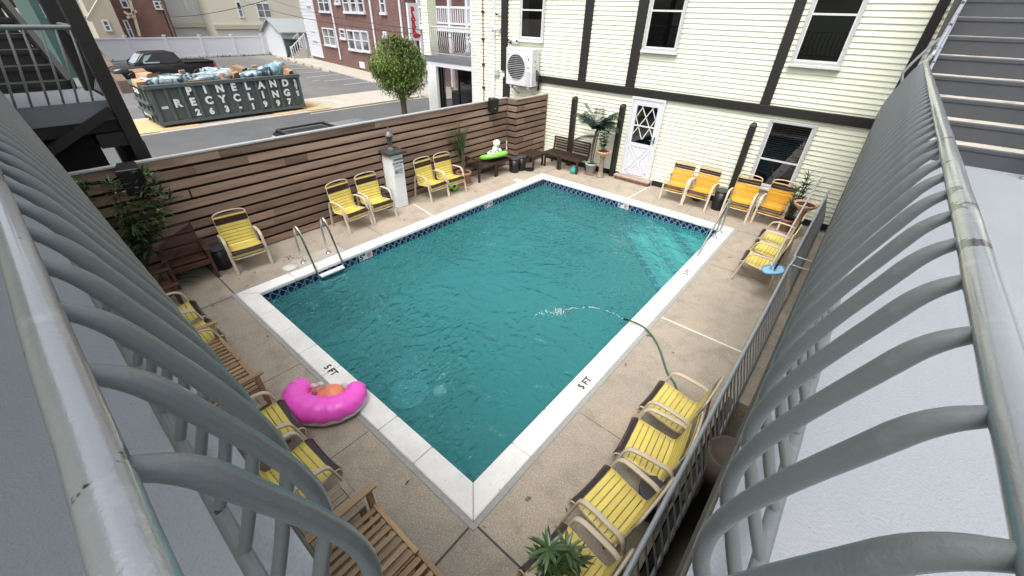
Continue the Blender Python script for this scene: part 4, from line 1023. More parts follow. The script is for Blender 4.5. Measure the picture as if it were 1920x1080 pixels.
def deck_rail(label, y0, y1, mat, gate=False):
    t = thing('deck_railing', label, 'railing', (RPX, y0, 0)); L_ = y1-y0
    b = MB(); b.tube([(0, L_*i/20, RPZ) for i in range(21)], .021, 14); b.ball((0, 0, RPZ), .024, n=12, m=8); b.ball((0, L_, RPZ), .024, n=12, m=8); b.build('top_rail', mat, t)
    b = MB(); b.tube([(.14, 0, .125), (.14, L_, .125)], .016, 10); b.build('bottom_rail', mat, t)
    n = int(L_/.128)
    pr = smoothp([(0, 0, .985), (.004, 0, .90), (.035, 0, .76), (.085, 0, .60), (.130, 0, .45), (.150, 0, .33), (.152, 0, .22), (.140, 0, .13)], 3); proto = None
    for i in range(min(n, 90)):
        if proto is None: m_ = MB(); m_.tube(pr, .0095, 8); proto = o = m_.build('baluster', mat, t)
        else: o = proto.copy(); COL.objects.link(o); o.parent = t
        o.location = (0, .06+i*L_/n, 0)
    b = MB()
    for yy in (0, L_): b.tube([(0, yy, 0), (0, yy, RPZ-.022)], .019, 10)
    b.build('post', mat, t)
deck_rail('long grey deck railing behind the four near strap chairs', -1.2, 5.32, m_rail2)
deck_rail('grey deck railing behind the three far strap chairs and the pool net', 5.72, 9.6, m_rail2)
t = thing('gate_frame', 'grey pipe frame with two stub bars bridging the two deck railings', 'gate', (RPX, 5.42, 0))
b = MB(); b.tube([(0, -.07, 0), (0, -.06, .98), (.02, .1, 1.04), (.02, .26, 1.0)], .018, 10); b.build('upright', m_rail2, t)
for yy, L_ in ((.0, .45), (.34, .42)):
    b = MB(); b.tube([(0, yy, .97), (L_, yy+.02, .95)], .016, 10); b.build('stub_bar', m_rail2, t)
t = thing('deck_railing', 'silver deck level handrail glimpsed below the left balcony edge', 'railing', (-6, -1.36, 0))
b = MB(); b.tube([(i*.35, 0, 1.0) for i in range(21)], .024, 12); b.build('top_rail', m_rail2, t)
for k in range(8): b = MB(); b.tube([(.3+k*.9, 0, 0), (.3+k*.9, 0, .98)], .016, 8); b.build('post', m_rail2, t)
for i, (u, v, lb) in enumerate(((1335, 905, 'large dim brown pot in the lower walk, nearer of the two'), (1368, 850, 'large dim brown pot in the lower walk, farther of the two'))):
    p = gx(u, v, 1.60); t = thing('plant_pot', lb, 'pot', (1.62, p.y, -2.4), 0, 'pots in the lower walk'); hh = max(.3, p.z+2.4)
    b = MB(); b.lathe([(.10, 0), (.10, hh-.42), (.16, hh-.40), (.22, hh), (.19, hh), (.17, hh-.06), (.0001, hh-.05)], (0, 0, 0), 22); b.build('shell', pm('brown_pot', (.15, .115, .09), .8), t)
t = thing('drain_pipe', 'white and black plastic pipe end lying in the lower walk beside the gate', 'pipe', (1.66, 5.1, -.1))
b = MB(); b.tube([(0, -.2, 0), (.02, .45, .05)], .06, 12); b.build('white_pipe', m_white, t); b = MB(); b.tube([(0, -.45, -.02), (0, -.2, 0)], .07, 12); b.build('black_coupling', m_black, t)
# ---------------------------------------------------------------- cream house
YH = 9.95
house = thing('cream_house', 'two storey cream lap sided house with dark brown timber strips and a white door', 'house', (-2.6, YH, 0))
HO = Vector((-2.6, YH, 0))
def sidingmb(mb, x0, x1, z0, z1, y=0, pitch=.1016, proud=.022):
    z = z0
    while z < z1-.01:
        z2 = min(z+pitch, z1); tt = random.random()
        mb.add([(x0, y-proud, z), (x1, y-proud, z), (x1, y-.002, z2), (x0, y-.002, z2), (x0, y, z), (x1, y, z)], [(0, 1, 2, 3), (4, 5, 1, 0)], False, tt); z = z2
b = MB(); sidingmb(b, -9.72-HO.x, 5.2-HO.x, .13, 7.0); b.box(-9.70-HO.x, 5.2-HO.x, .001, 6, -.5, 7.0); b.build('wall', m_siding, house)
b = MB(); b.box(-9.80-HO.x, -9.70-HO.x, -.03, .10, -.5, 7.0); b.build('corner_board', m_white, house)
b = MB(); b.box(-9.9-HO.x, 5.4-HO.x, -.35, 6.3, 7.01, 7.3); b.build('roof', m_capgrey, house)
def trim(name, x0, x1, z0, z1, d=.075, y=0):
    b = MB(); b.box(x0-HO.x, x1-HO.x, y-d, y+.0, z0, z1); return b.build(name, m_timber, house, bevel=.012)
trim('beam', -8.25, 5.1, 2.235, 2.42, .08)
trim('timber_strip', -8.42, -8.17, 2.422, 6.9); trim('timber_strip', -5.46, -5.22, 2.422, 6.9); trim('timber_strip', -3.96, -3.71, 2.422, 6.9); trim('timber_strip', -.62, -.42, 2.422, 6.9); trim('timber_strip', 1.55, 1.70, 2.422, 6.9)
trim('timber_strip', -8.33, -8.05, .3, 2.233, .07)
trim('base_board', -6.4, -4.02, .01, .15, .05); trim('base_board', -2.66, 5.0, .01, .15, .05); trim('base_board', -4.10, -3.70, .01, .15, .05)
for (x, zt_) in ((-5.46, 2.0), (-3.90, 2.0), (-.59, 2.03)):
    b = MB(); x -= HO.x; b.box(x-.068, x+.068, -.17, -.02, 0, zt_-.06); vs = [(x-.068, -.17, zt_-.059), (x+.068, -.17, zt_-.059), (x+.068, -.02, zt_-.059), (x-.068, -.02, zt_-.059), (x-.04, -.13, zt_), (x+.04, -.13, zt_), (x+.04, -.02, zt_), (x-.04, -.02, zt_)]
    b.add(vs, [(4,5,6,7),(0,1,5,4),(1,2,6,5),(2,3,7,6),(3,0,4,7)]); b.build('timber_post', m_timber, house, bevel=.015)
def window(par, org, x0, x1, z0, z1, zm, blind=False, sill=True):
    x0 -= org.x; x1 -= org.x; yo = -.012
    b = MB(); f = .055
    b.box(x0, x0+f, -.075, -.015, z0, z1); b.box(x1-f, x1, -.075, -.015, z0, z1); b.box(x0+f+.001, x1-f-.001, -.075, -.015, z1-f, z1); b.box(x0+f+.001, x1-f-.001, -.075, -.015, z0, z0+f)
    w = b.build('window', m_alu, par, bevel=.004); w.location = (0, yo, 0)
    b = MB(); g = .03
    b.box(x0+f+.001, x1-f-.001, -.066, -.03, zm-.018, zm+.018)
    for (a, c, yy) in ((z0+f+.001, zm-.019, -.064), (zm+.019, z1-f-.001, -.052)):
        b.box(x0+f+.001, x0+f+g, yy, yy+.02, a, c); b.box(x1-f-g, x1-f-.001, yy, yy+.02, a, c)
    b.box(x0+f+g, x1-f-g, -.064, -.044, z0+f+.001, z0+f+g)
    b.build('sash', m_whitewear, w)
    b = MB(); b.quad((x0+f, -.048, z0+f), (x1-f, -.048, z0+f), (x1-f, -.048, z1-f), (x0+f, -.048, z1-f)); b.build('pane', m_glass, w)
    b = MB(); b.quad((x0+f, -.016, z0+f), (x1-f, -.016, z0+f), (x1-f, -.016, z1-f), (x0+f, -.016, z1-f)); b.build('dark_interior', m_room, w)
    if blind:
        b = MB(); n = int((z1-zm)/.045)
        for i in range(n): z = z1-f-.02-.045*i; b.cbox(((x0+x1)/2, -.03, z), (x1-x0-2*f-.02, .022, .004), (R(30), 0, 0))
        b.build('blind', m_blind, w)
    if sill: b = MB(); b.box(x0-.02, x1+.02, -.11, -.014, z0-.055, z0-.002); b.build('sill', m_whitewear, w, bevel=.006)
    return w
window(house, HO, -7.68, -6.78, 3.32, 5.0, 4.06)
b = MB(); b.box(-7.60-HO.x, -7.36-HO.x, -.040, -.034, 3.45, 4.9); b.build('curtain', pm('grey_curtain', (.10, .10, .11), .8, var=.4, vs=3), house)
window(house, HO, -3.66, -2.76, 3.29, 5.0, 4.11)
window(house, HO, -.32, .57, 3.25, 5.0, 4.11)
window(house, HO, -.30, .63, .66, 2.15, 1.30, True)
# white door with diamond lattice
b = MB(); dx0, dx1, dz0, dz1 = -3.68-HO.x, -2.74-HO.x, .135, 2.225
b.box(dx0, dx0+.06, -.07, -.015, dz0, dz1); b.box(dx1-.06, dx1, -.07, -.015, dz0, dz1); b.box(dx0+.061, dx1-.061, -.07, -.015, dz1-.06, dz1); b.build('door_frame', m_whitewear, house).location = (0, -.012, 0)
b = MB(); lx0, lx1 = dx0+.062, dx1-.062; gx0, gx1, gz0, gz1 = lx0+.12, lx1-.12, 1.06, 2.02
b.box(lx0, gx0, -.055, -.02, dz0, dz1-.061); b.box(gx1, lx1, -.055, -.02, dz0, dz1-.061); b.box(gx0, gx1, -.055, -.02, gz1, dz1-.061); b.box(gx0, gx1, -.055, -.02, dz0, gz0)
door = b.build('door', m_white, house); door.location = (0, -.012, 0)
b = MB(); b.quad((gx0, -.03, gz0), (gx1, -.03, gz0), (gx1, -.03, gz1), (gx0, -.03, gz1)); b.build('pane', m_glass, door)
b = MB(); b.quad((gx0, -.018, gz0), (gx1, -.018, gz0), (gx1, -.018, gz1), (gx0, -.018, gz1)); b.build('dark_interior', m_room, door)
b = MB(); w_, h_ = gx1-gx0, gz1-gz0; gm = (gx0+gx1)/2
b.box(gx0, gx1, -.058, -.04, 1.50, 1.535)
def lat(x0, z0, x1, z1): b.bar((x0, -.037, z0), (x1, -.037, z1), .012, .022, (0, 1, 0)) if False else b.bar((x0, -.037, z0), (x1, -.037, z1), .022, .010, (0, 1, 0))
zc = gz1
lat(gx0+.12, gz1, gx1, 1.28); lat(gx1-.12, gz1, gx0, 1.28); lat(gx0, 1.74, gx0+.28, 1.18) ; lat(gx1, 1.74, gx1-.28, 1.18); lat(gx0, 1.70, gx0+.17, gz1); lat(gx1, 1.70, gx1-.17, gz1)
b.build('lattice', m_white, door)
b = MB(); cx_, cz_ = gm, .58
for (A, B_, C_) in (((gx0+.05, .98), (gx1-.05, .98), (gm, .66)), ((gx0+.05, .20), (gx1-.05, .20), (gm, .52)), ((gx0-.02, .92), (gx0-.02, .26), (gm-.07, .59)), ((gx1+.02, .92), (gx1+.02, .26), (gm+.07, .59))):
    P3 = [Vector((q[0], -.060, q[1])) for q in (A, B_, C_)]
    for i in range(3): b.bar(P3[i], P3[(i+1) % 3], .026, .014, (0, 1, 0))
b.build('crossbuck', m_white, door)
b = MB(); b.box(lx1-.065, lx1-.03, -.075, -.056, 1.13, 1.30); b.tube([(lx1-.045, -.10, 1.2), (lx1-.16, -.10, 1.2)], .010, 8); b.tube([(lx1-.045, -.06, 1.2), (lx1-.045, -.10, 1.2)], .010, 8); b.build('handle', m_pewter, door)
t = thing('door_step', 'brick step with a worn top below the white door', 'step', (-3.21, YH-.14, 0))
b = MB(); b.box(-.53, .53, -.12, .07, 0, .085); b.build('brick_base', m_brick, t); b = MB(); b.box(-.55, .55, -.135, .07, .086, .13); b.build('cap', pm('step_cap', (.36, .27, .21), .8, var=.2), t, bevel=.006)
# AC unit
yF = 9.50; A = gy(949.5, 88, yF); B_ = gy(998, 163, yF); 
ax0, ax1, az0, az1 = A.x, A.x+1.02, B_.z-.02, A.z
t = thing('ac_unit', 'white wall mounted air conditioner condenser with a round fan grille', 'air conditioner', (ax0, yF, az0)); hh = az1-az0; ww = ax1-ax0
m_ac = pm('ac_white', (.60, .61, .62), .45, var=.05)
b = MB(); b.box(0, ww, 0, .36, 0, hh); cab = b.build('cabinet', m_ac, t, bevel=.012)
b = MB(); fx, fz, fr_ = ww*.40, hh*.50, hh*.345; b.lathe([(fr_, .004), (.0001, .004)], (0, 0, 0), 30, T=frameT((fx, -.001, fz), (1, 0, 0), (0, 0, 1))); b.build('fan_opening', m_black, t)
b = MB()
for i in range(5): b.ball((fx, -.004, fz), .03, .004, .03, 8, 6) if i == 0 else b.bar((fx, -.006, fz), (fx+fr_*.9*math.cos(i*1.57), -.006, fz+fr_*.9*math.sin(i*1.57)), .09, .003, (0, 1, 0))
b.build('fan', m_capgrey, t)
b = MB(); k_ = 14
for i in range(k_): 
    z = fz-fr_+2*fr_*(i+.5)/k_; hw = math.sqrt(max(0, fr_**2-(z-fz)**2)); b.box(fx-hw, fx+hw, -.018, -.012, z-.006, z+.006)
b.tube([(fx+fr_*math.cos(a), -.010, fz+fr_*math.sin(a)) for a in [6.2832*i/32 for i in range(32)]], .008, 6, closed=True); b.build('grille', m_alu, t)
b = MB()
for i in range(7): b.box(ww*.77, ww*.95, -.012, -.002, hh*.06+i*.055, hh*.06+i*.055+.03)
b.box(ww*.745, ww*.752, -.004, -.001, .02, hh-.02); b.build('louvers', m_ac, t)
b = MB(); b.box(ww*.84, ww*.87, -.005, -.001, hh*.70, hh*.75); b.box(ww*.80, ww*.90, -.004, -.001, hh*.50, hh*.515); b.box(.06, .12, -.004, -.001, hh*.80, hh*.815); b.box(ww+.001, ww+.004, .12, .18, hh*.66, hh*.69); b.box(ww+.001, ww+.004, .15, .18, hh*.50, hh*.53); b.build('badge', m_ink, t)
for xx in (.15, ww-.2):
    b = MB(); b.box(xx, xx+.05, .02, .44, -.06, -.001); b.bar((xx+.025, .04, -.03), (xx+.025, .43, -.30), .04, .04, (1, 0, 0)); b.build('bracket', m_alu, t)
b = MB()
for k in range(5): b.tube(smoothp([(ww, .2, hh*.45-.06*k), (ww+.07, .28, hh*.35-.06*k), (ww+.05, .34, hh*.15-.05*k), (ww-.05, .40, -.05-.02*k)], 4), .014, 6)
b.build('pipes', m_black, t)
# conduits, cameras, wires on the wall
def wallpipe(label, u0, v0, u1, v1, r, mat, clamps=()):
    a, c = gy(u0, v0, YH-.03), gy(u1, v1, YH-.03); x = (a.x+c.x)/2
    t = thing('wall_pipe', label, 'pipe', (x, YH-.03, 0)); b = MB(); b.tube([(0, 0, c.z-.6), (0, 0, 6.9)], r, 8); b.build('pipe', mat, t)
    b = MB()
    for (u, v) in clamps: z = gy(u, v, YH-.03).z; b.box(-.05, .06, -.03, .02, z-.03, z+.03)
    if clamps: b.build('clamp', m_timber, t)
wallpipe('thin rusty brown pipe running up the cream wall near its left corner', 904, 0, 908, 190, .018, pm('rust_pipe', (.22, .10, .07), .8, var=.3), ((904, 22), (905, 73), (905, 121), (906, 164)))
wallpipe('wider white downpipe on the cream wall carrying two cameras', 928, 0, 926, 185, .042, m_white)
for i, (u, v, lb) in enumerate(((933, 25, 'upper round white security camera beside the white downpipe'), (931, 55, 'lower bullet security camera on the white downpipe'))):
    p = gy(u, v, YH-.10); t = thing('security_camera', lb, 'camera', p, 0, 'security cameras'); b = MB(); b.ball((0, 0, 0), .055, n=12, m=8) if i == 0 else b.tube([(.14, .02, .02), (-.08, -.06, -.02)], .035, 10); b.build('housing', m_white, t)
    b = MB(); b.ball((-.01, -.045, -.02) if i == 0 else (-.09, -.064, -.022), .035, n=10, m=6); b.build('lens', m_black, t); b = MB(); b.tube([(0.06, .02, .02), (.1, .09, .03)], .014, 6); b.build('mount', m_white, t)
p = gy(932, 136, YH-.05); t = thing('junction_box', 'small grey junction box on the cream wall beside the downpipe', 'box', p); b = MB(); b.box(-.09, .09, -.04, .03, -.10, .10); b.build('case', m_alu, t, bevel=.01); b = MB(); b.box(-.07, .07, -.046, -.0405, -.08, .08); b.build('cover', m_alu, t)
# street side porch of the house
porch = thing('corner_porch', 'cream corner porch with a white storefront below and a balcony above', 'porch', (-11, YH, 0)); PO = Vector((-11, YH, 0))
b = MB(); b.box(-1.28, 1.195, .0, 3.2, 2.42, 2.60); b.build('balcony_floor', m_landing, porch)
b = MB(); b.box(-1.25, 1.194, .02, .30, 2.26, 2.418); b.build('lintel', m_white, porch)
b = MB(); b.box(-1.25, -.72, .0, .45, -.5, 2.258); b.build('pier', m_stucco, porch)
b = MB(); sidingmb(b, -1.28, -.92, 2.605, 6.5); b.box(-1.28, -.92, .001, .38, 2.602, 6.5); b.build('post', m_siding, porch)
b = MB(); b.box(-1.28, -.92, 2.8, 3.18, 2.602, 6.5); b.build('post', m_siding, porch)
b = MB(); b.box(-1.28, 1.194, .0, 3.3, 6.51, 6.9); b.build('roof', m_whitewear, porch)
b = MB(); b.quad((-.719, .16, -.4), (1.19, .16, -.4), (1.19, .16, 2.259), (-.719, .16, 2.259)); b.build('storefront_glass', m_glass, porch)
b = MB()
for x in (-.70, -.55, .35, 1.16): b.box(x-.02, x+.02, .12, .20, -.4, 2.259)
b.box(.37, 1.14, .13, .19, 1.45, 1.49); b.box(.37, 1.14, .13, .19, .9, .94); b.build('mullion', m_black, porch)
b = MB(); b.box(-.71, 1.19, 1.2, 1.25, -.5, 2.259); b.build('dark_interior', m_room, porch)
b = MB(); b.box(-.4, .5, .45, 1.0, -.5, 1.45); b.build('counter', m_landing, porch); b = MB(); b.ball((-.32, .42, 1.52), .05, n=8, m=6); b.build('lamp', m_white, porch)
t = thing('balcony_railing', 'small grey bellied railing of the corner porch above the storefront', 'railing', (-11, YH+.06, 2.6))
b = MB(); b.tube([(-.90, 0, .90), (1.19, 0, .90)], .025, 8); b.tube([(-.9, .03, .08), (1.19, .03, .08)], .02, 8); b.build('rails', m_alu, t)
for k in range(20):
    x = -.85+k*.105; b = MB(); b.tube(smoothp([(x, 0, .90), (x, -.06, .7), (x, -.12, .4), (x, -.08, .2), (x, .03, .08)], 3), .012, 6); b.build('baluster', m_alu, t)
t = thing('deck_furniture', 'stack of folded white metal chairs on the corner porch', 'chairs', (-10.4, YH+.9, 2.6))
b = MB()
for k in range(5): x = -.7+k*.35; b.tube([(x, 0, 0), (x+.35, .1, .75), (x+.5, .15, .7)], .02, 6); b.tube([(x+.4, .3, 0), (x, .2, .65)], .02, 6)
b.build('frame', m_white, t); b = MB(); b.box(-.7, .9, .1, .5, .40, .44); b.build('seat', m_whitewear, t)

# ---------------------------------------------------------------- street
b = MB(); b.box(-400, -7.47, -400, 400, ZS-.3, ZS-.02); b.box(-7.47, 300, 10.0, 400, ZS-.3, ZS-.02); b.box(-7.47, 300, -400, -3.31, ZS-.3, ZS-.02); b.box(8.01, 300, -3.31, 10.0, ZS-.3, ZS-.02); tag(b.build('ground', m_ground), kind='structure')
b = MB(); b.box(-21.8, -12.6, -80, 90, ZS-.25, ZS); tag(b.build('road', m_asph), kind='structure')
b = MB(); b.box(-12.58, -7.46, -80, 9.9, ZS-.25, ZS+.12); b.box(-12.58, -12.3, 9.91, 90, ZS-.25, ZS+.12); tag(b.build('near_pavement', m_conc), kind='structure')
b = MB(); b.box(-25.6, -21.82, -60, 19.3, ZS-.25, ZS+.03); tag(b.build('concrete_apron', m_conc), kind='structure')
P1, P2 = gz(588.5, 111, ZS), gz(700.5, 138.5, ZS); fd = (P2-P1).normalized(); fn = Vector((fd.y, -fd.x, 0))
b = MB(); b.box(-55.3, -25.62, 1.0, 19.2, ZS-.25, ZS); tag(b.build('parking_lot', m_lot), kind='structure')
b = MB(); Q1, Q2 = P1+fn*2.4-fd*9, P2+fn*2.4+fd*14
b.add([tuple(x) for x in (Q1+Vector((0, 0, .06)), Q2+Vector((0, 0, .06)), Q2-fn*4+Vector((0, 0, .06)), Q1-fn*4+Vector((0, 0, .06)), Q1+Vector((0, 0, -.2)), Q2+Vector((0, 0, -.2)))], [(0, 1, 2, 3), (4, 5, 1, 0)]); tag(b.build('far_pavement', m_conc), kind='structure')
b = MB()
def gline(p, q, w, z): 
    p = Vector((p[0], p[1], z)); q = Vector((q[0], q[1], z)); d = (q-p).normalized(); s = Vector((-d.y, d.x, 0))*w/2; b.quad(p-s, q-s, q+s, p+s)
for (u0, v0, u1, v1) in ((575, 145, 655, 137), (607, 152, 690, 145), (644, 159, 703, 152), (560, 137, 640, 132), (545, 129, 600, 126), (520, 123, 575, 119), (500, 118, 545, 115), (585, 152, 600, 150)):
    p, q = gz(u0, v0, ZS+.004), gz(u1, v1, ZS+.004); gline((p.x, p.y), (q.x, q.y), .13, ZS+.004)
tag(b.build('parking_line', m_wline), kind='structure')
b = MB(); gline((-21.45, gx(580, 206, -21.45).y), (-21.45, 70), .12, ZS+.004); tag(b.build('road_line', m_yline), kind='structure')
for i in range(7):
    p = P1+fn*2.75+fd*(2.2*i-2.5); t = thing('wheel_stop', 'row of pale concrete wheel stops along the brick building', 'wheel stop', (p.x, p.y, ZS), math.atan2(fd.y, fd.x), 'concrete wheel stops beside the brick building')
    b = MB(); b.prism([(-.09, 0), (.09, 0), (.05, .13), (-.05, .13)], 'x', -.85, .85); b.build('block', m_conc, t)
# dumpster
dx_f = gz(303, 236, ZS+.15).x; dy0, dy1 = gz(303, 236, ZS+.15).y, gz(573, 201, ZS+.15).y
ztop = (gx(291.7, 159, dx_f).z+gx(562.5, 140.4, dx_f).z)/2; dw = 2.3; DL = dy1-dy0
m_dgreen = pm('dumpster_green', (.070, .088, .086), .6, var=.2, vs=2, col2=(.075, .085, .08), c2=(.55, .75), c2s=1.5)
t = thing('dumpster', 'long dark green roll off dumpster lettered PINELAND RECYCLING and heaped with rubbish', 'dumpster', (dx_f, dy0, ZS))
zt_ = ztop-ZS; z0 = .18
b = MB(); yt0 = gx(291.7, 159, dx_f).y-dy0
sh = .06
b.box(-sh, 0, 0, DL, z0, zt_); b.box(-dw, -dw+sh, 0, DL, z0, zt_); b.box(-dw+sh, -sh, 0, sh, z0, zt_); b.box(-dw+sh, -sh, DL-sh, DL, z0, zt_); b.box(-dw+sh, -sh, sh, DL-sh, z0, z0+.1); b.build('body', m_dgreen, t)
b = MB()
nr = 12
for i in range(nr+1): y = .03+(DL-.12)*i/nr; b.box(.001, .085, y, y+.12, z0+.12, zt_-.13)
for i in range(4): x = -dw+.15+i*(dw-.4)/3; b.box(x, x+.1, -.08, -.001, z0, zt_-.12)
b.build('rib', m_dgreen, t)
b = MB(); b.box(-.10, .12, -.08, DL+.08, zt_-.12, zt_+.02); b.box(-dw-.12, -dw+.1, -.08, DL+.08, zt_-.12, zt_+.02); b.box(-dw+.1, -.10, -.10, .08, zt_-.12, zt_+.019); b.box(-dw+.1, -.10, DL-.08, DL+.1, zt_-.12, zt_+.019); b.box(.002, .10, -.06, DL+.04, z0-.02, z0+.11); b.box(-dw, 0, -.14, -.001, z0+.4, z0+.5); b.box(-dw, 0, -.14, -.001, z0+.8, z0+.9); b.build('rim', m_dgreen, t)
b = MB(); b.box(-.5, -.3, .3, DL-.3, .05, z0); b.box(-dw+.3, -dw+.5, .3, DL-.3, .05, z0); b.build('skid', m_black, t)
for yy in (.25, DL-.45):
    for xx in (-.14, -dw+.02): b = MB(); b.tube([(xx, yy, .11), (xx+.12, yy, .11)], .11, 12); b.build('roller', m_black, t)
b = MB()
def dlet(ch, cu, cv, size):
    p = gx(200+cu/4.8, 80+cv/4.8, dx_f+.09); text_mb(b, ch, size*.9, frameT((.092, p.y-dy0, p.z-ZS), (0, 1, 0), (0, 0, 1)), .003, .022)
for ch, cu, cv in (('P', 740, 438), ('I', 883, 425), ('N', 1018, 415), ('E', 1143, 403), ('L', 1265, 393), ('A', 1390, 385), ('N', 1497, 372), ('D', 1607, 365)): dlet(ch, cu, cv, .48)
for ch, cu, cv in (('R', 640, 548), ('E', 778, 535), ('C', 922, 522), ('Y', 1045, 510), ('C', 1173, 498), ('L', 1295, 487), ('I', 1408, 472), ('N', 1520, 465), ('G', 1622, 452)): dlet(ch, cu, cv, .48)
for ch, cu, cv in (('2', 825, 628), ('6', 947, 618), ('3', 1085, 598), ('-', 1205, 578), ('1', 1320, 575), ('9', 1430, 553), ('9', 1545, 545), ('7', 1645, 530)): dlet(ch, cu, cv, .40)
for i, ch in enumerate('RENT ME'): 
    if ch != ' ': dlet(ch, 1692+5.2*i, 345+20*i, .17)
text_mb(b, '25-105', .26, frameT((-dw*.62, -.085, zt_-.32), (1, 0, 0), (0, 0, 1)), .003, .012); text_mb(b, 'RENT ME', .26, frameT((-dw*.55, -.085, z0+.3), (1, 0, 0), (0, 0, 1)), .003, .012)
b.build('lettering', m_letter, t)
b = MB(); b.box(.002, .006, .28, .52, .62+z0, .72+z0); b.build('sticker', m_white, t); b = MB(); b.box(.002, .006, .28, .52, .721+z0, .76+z0); b.build('sticker', m_red, t)
# rubbish in the dumpster
m_card = pm('cardboard', (.36, .235, .14), .85, var=.15, vs=3, tint=.25)
def boxc(label, u, v, size, rz, ry=0, op=False, dxo=-1.0):
    p = gx(200+u/4.8, 80+v/4.8, dx_f+dxo); t = thing('cardboard_box', label, 'cardboard box', p, rz, 'cardboard in the dumpster'); w, d, h = size
    T = Matrix.Rotation(ry, 4, 'Y'); b = MB(); b.box(-w/2, w/2, -d/2, d/2, -h/2, h/2, None, T); b.build('carton', m_card, t, bevel=.01)
    b = MB()
    for s in (-1, 1):
        vs = [T @ Vector(q) for q in ((s*w/2, -d/2, h/2+.004), (s*w/2, d/2, h/2+.004), (s*(w/2+.14), d/2, h/2+.10), (s*(w/2+.14), -d/2, h/2+.10))]; b.quad(*vs); b.quad(*[q+Vector((0, 0, .008)) for q in vs])
    if op: b.build('flap', m_card, t)
boxc('large open cardboard box at the left end of the dumpster', 372, 325, (.55, .55, .42), .5, .15, True, -.9)
boxc('low crumpled cardboard piece in the left corner of the dumpster', 290, 362, (.35, .35, .22), .2, .3, False, -.5)
boxc('upright cardboard scrap between two quilted mattresses', 688, 300, (.08, .26, .5), .3, .2, False, -.8)
boxc('long flat cardboard along the front rim of the dumpster', 850, 335, (.4, 1.2, .16), .1, .2, False, -.5)
boxc('tilted cardboard box at the middle of the dumpster load', 1135, 290, (.36, .45, .34), .7, .35, False, -.6)
boxc('small cardboard box leaning on the tilted middle box', 1050, 310, (.35, .45, .3), .3, -.3, False, -.5)
boxc('open cardboard box at the back of the dumpster load', 1195, 240, (.5, .7, .25), .9, .3, True, -1.5)
boxc('cardboard scrap standing beside the pale blue bundle', 1335, 245, (.08, .3, .45), .2, .2, False, -1.5)
boxc('small brown carton at the right end of the dumpster', 1635, 268, (.3, .4, .3), .6, .4, True, -.6)
def quilt(name, c1, c2):
    k = NT(name); f = k.ramp(k.noise(k.coord(), 3.5, 4, .6, 1.0), .46, .60); k.base(k.mix(f, c1, c2)); k.p.inputs['Roughness'].default_value = .6; k.bump(k.noise(k.coord(), 8, 3), .6, .05); return k.m
m_q1 = quilt('dark_teal_quilt', (.018, .055, .075), (.42, .50, .52)); m_q2 = quilt('pale_blue_quilt', (.36, .41, .42), (.10, .17, .20)); m_q3 = quilt('blue_quilt', (.12, .24, .29), (.38, .46, .48))
def bundle(label, u, v, rx, ry, rz_, mat, rot, dxo):
    p = gx(200+u/4.8, 80+v/4.8, dx_f+dxo); t = thing('bedding_bundle', label, 'bedding', p, rot[2], 'bedding in the dumpster')
    b = MB(); T = Matrix.Rotation(rot[0], 4, 'X') @ Matrix.Rotation(rot[1], 4, 'Y'); n, m = 20, 12; vs = []
    for i in range(m+1):
        for k in range(n):
            a = 6.2832*k/n; q = -math.pi/2+math.pi*i/m; ca, sa, cq, sq = math.cos(a), math.sin(a), math.cos(q), math.sin(q); e = .55
            f_ = lambda x: math.copysign(abs(x)**e, x); w = 1+.06*math.sin(a*5+i)+.05*math.sin(i*2.1+a*3)
            vs.append(T @ Vector((rx*f_(ca)*f_(cq)*w, ry*f_(sa)*f_(cq)*w, rz_*f_(sq)*w)))
    b.add(vs, [(i*n+k, i*n+(k+1) % n, (i+1)*n+(k+1) % n, (i+1)*n+k) for i in range(m) for k in range(n)], True); b.build('quilt', mat, t)
bundle('dark teal quilted bedding at the left of the dumpster load', 575, 340, .5, 1.15, .24, m_q1, (0, 0, 0), -.8)
bundle('pale plastic wrapped bedding in the middle of the dumpster load', 915, 316, .6, 1.15, .22, m_q2, (.1, 0, .05), -.9)
bundle('dark teal bedding roll at the back of the dumpster load', 1090, 262, .4, 1.2, .2, m_q1, (-.08, 0, .1), -1.9)
bundle('dark patterned bedding roll right of the middle box', 1330, 290, .4, .85, .25, m_q1, (.2, 0, -.1), -.8)
bundle('tall pale blue bundle peaking at the right of the dumpster load', 1490, 268, .35, .75, .36, m_q3, (.35, .1, 0), -1.1)
# plywood under the dumpster
m_ply = pm('plywood', (.50, .37, .20), .8, var=.2, vs=2)
for i, (yy, lb) in enumerate(((dy0+.1, 'pale plywood sheet under the left end of the dumpster'), (dy1-.3, 'pale plywood sheet under the right end of the dumpster'))):
    t = thing('plywood_sheet', lb, 'plywood', (dx_f-.8, yy, ZS), R(2 if i else -3), 'plywood under the dumpster'); b = MB(); b.box(-1.6, 1.25, -1.5, 1.3, .031, .05); b.build('sheet', m_ply, t); b = MB(); b.box(-1.2, 1.45, .2 if i else -1.9, 1.5 if i else -.3, .052, .068); b.build('top_sheet', m_ply, t)
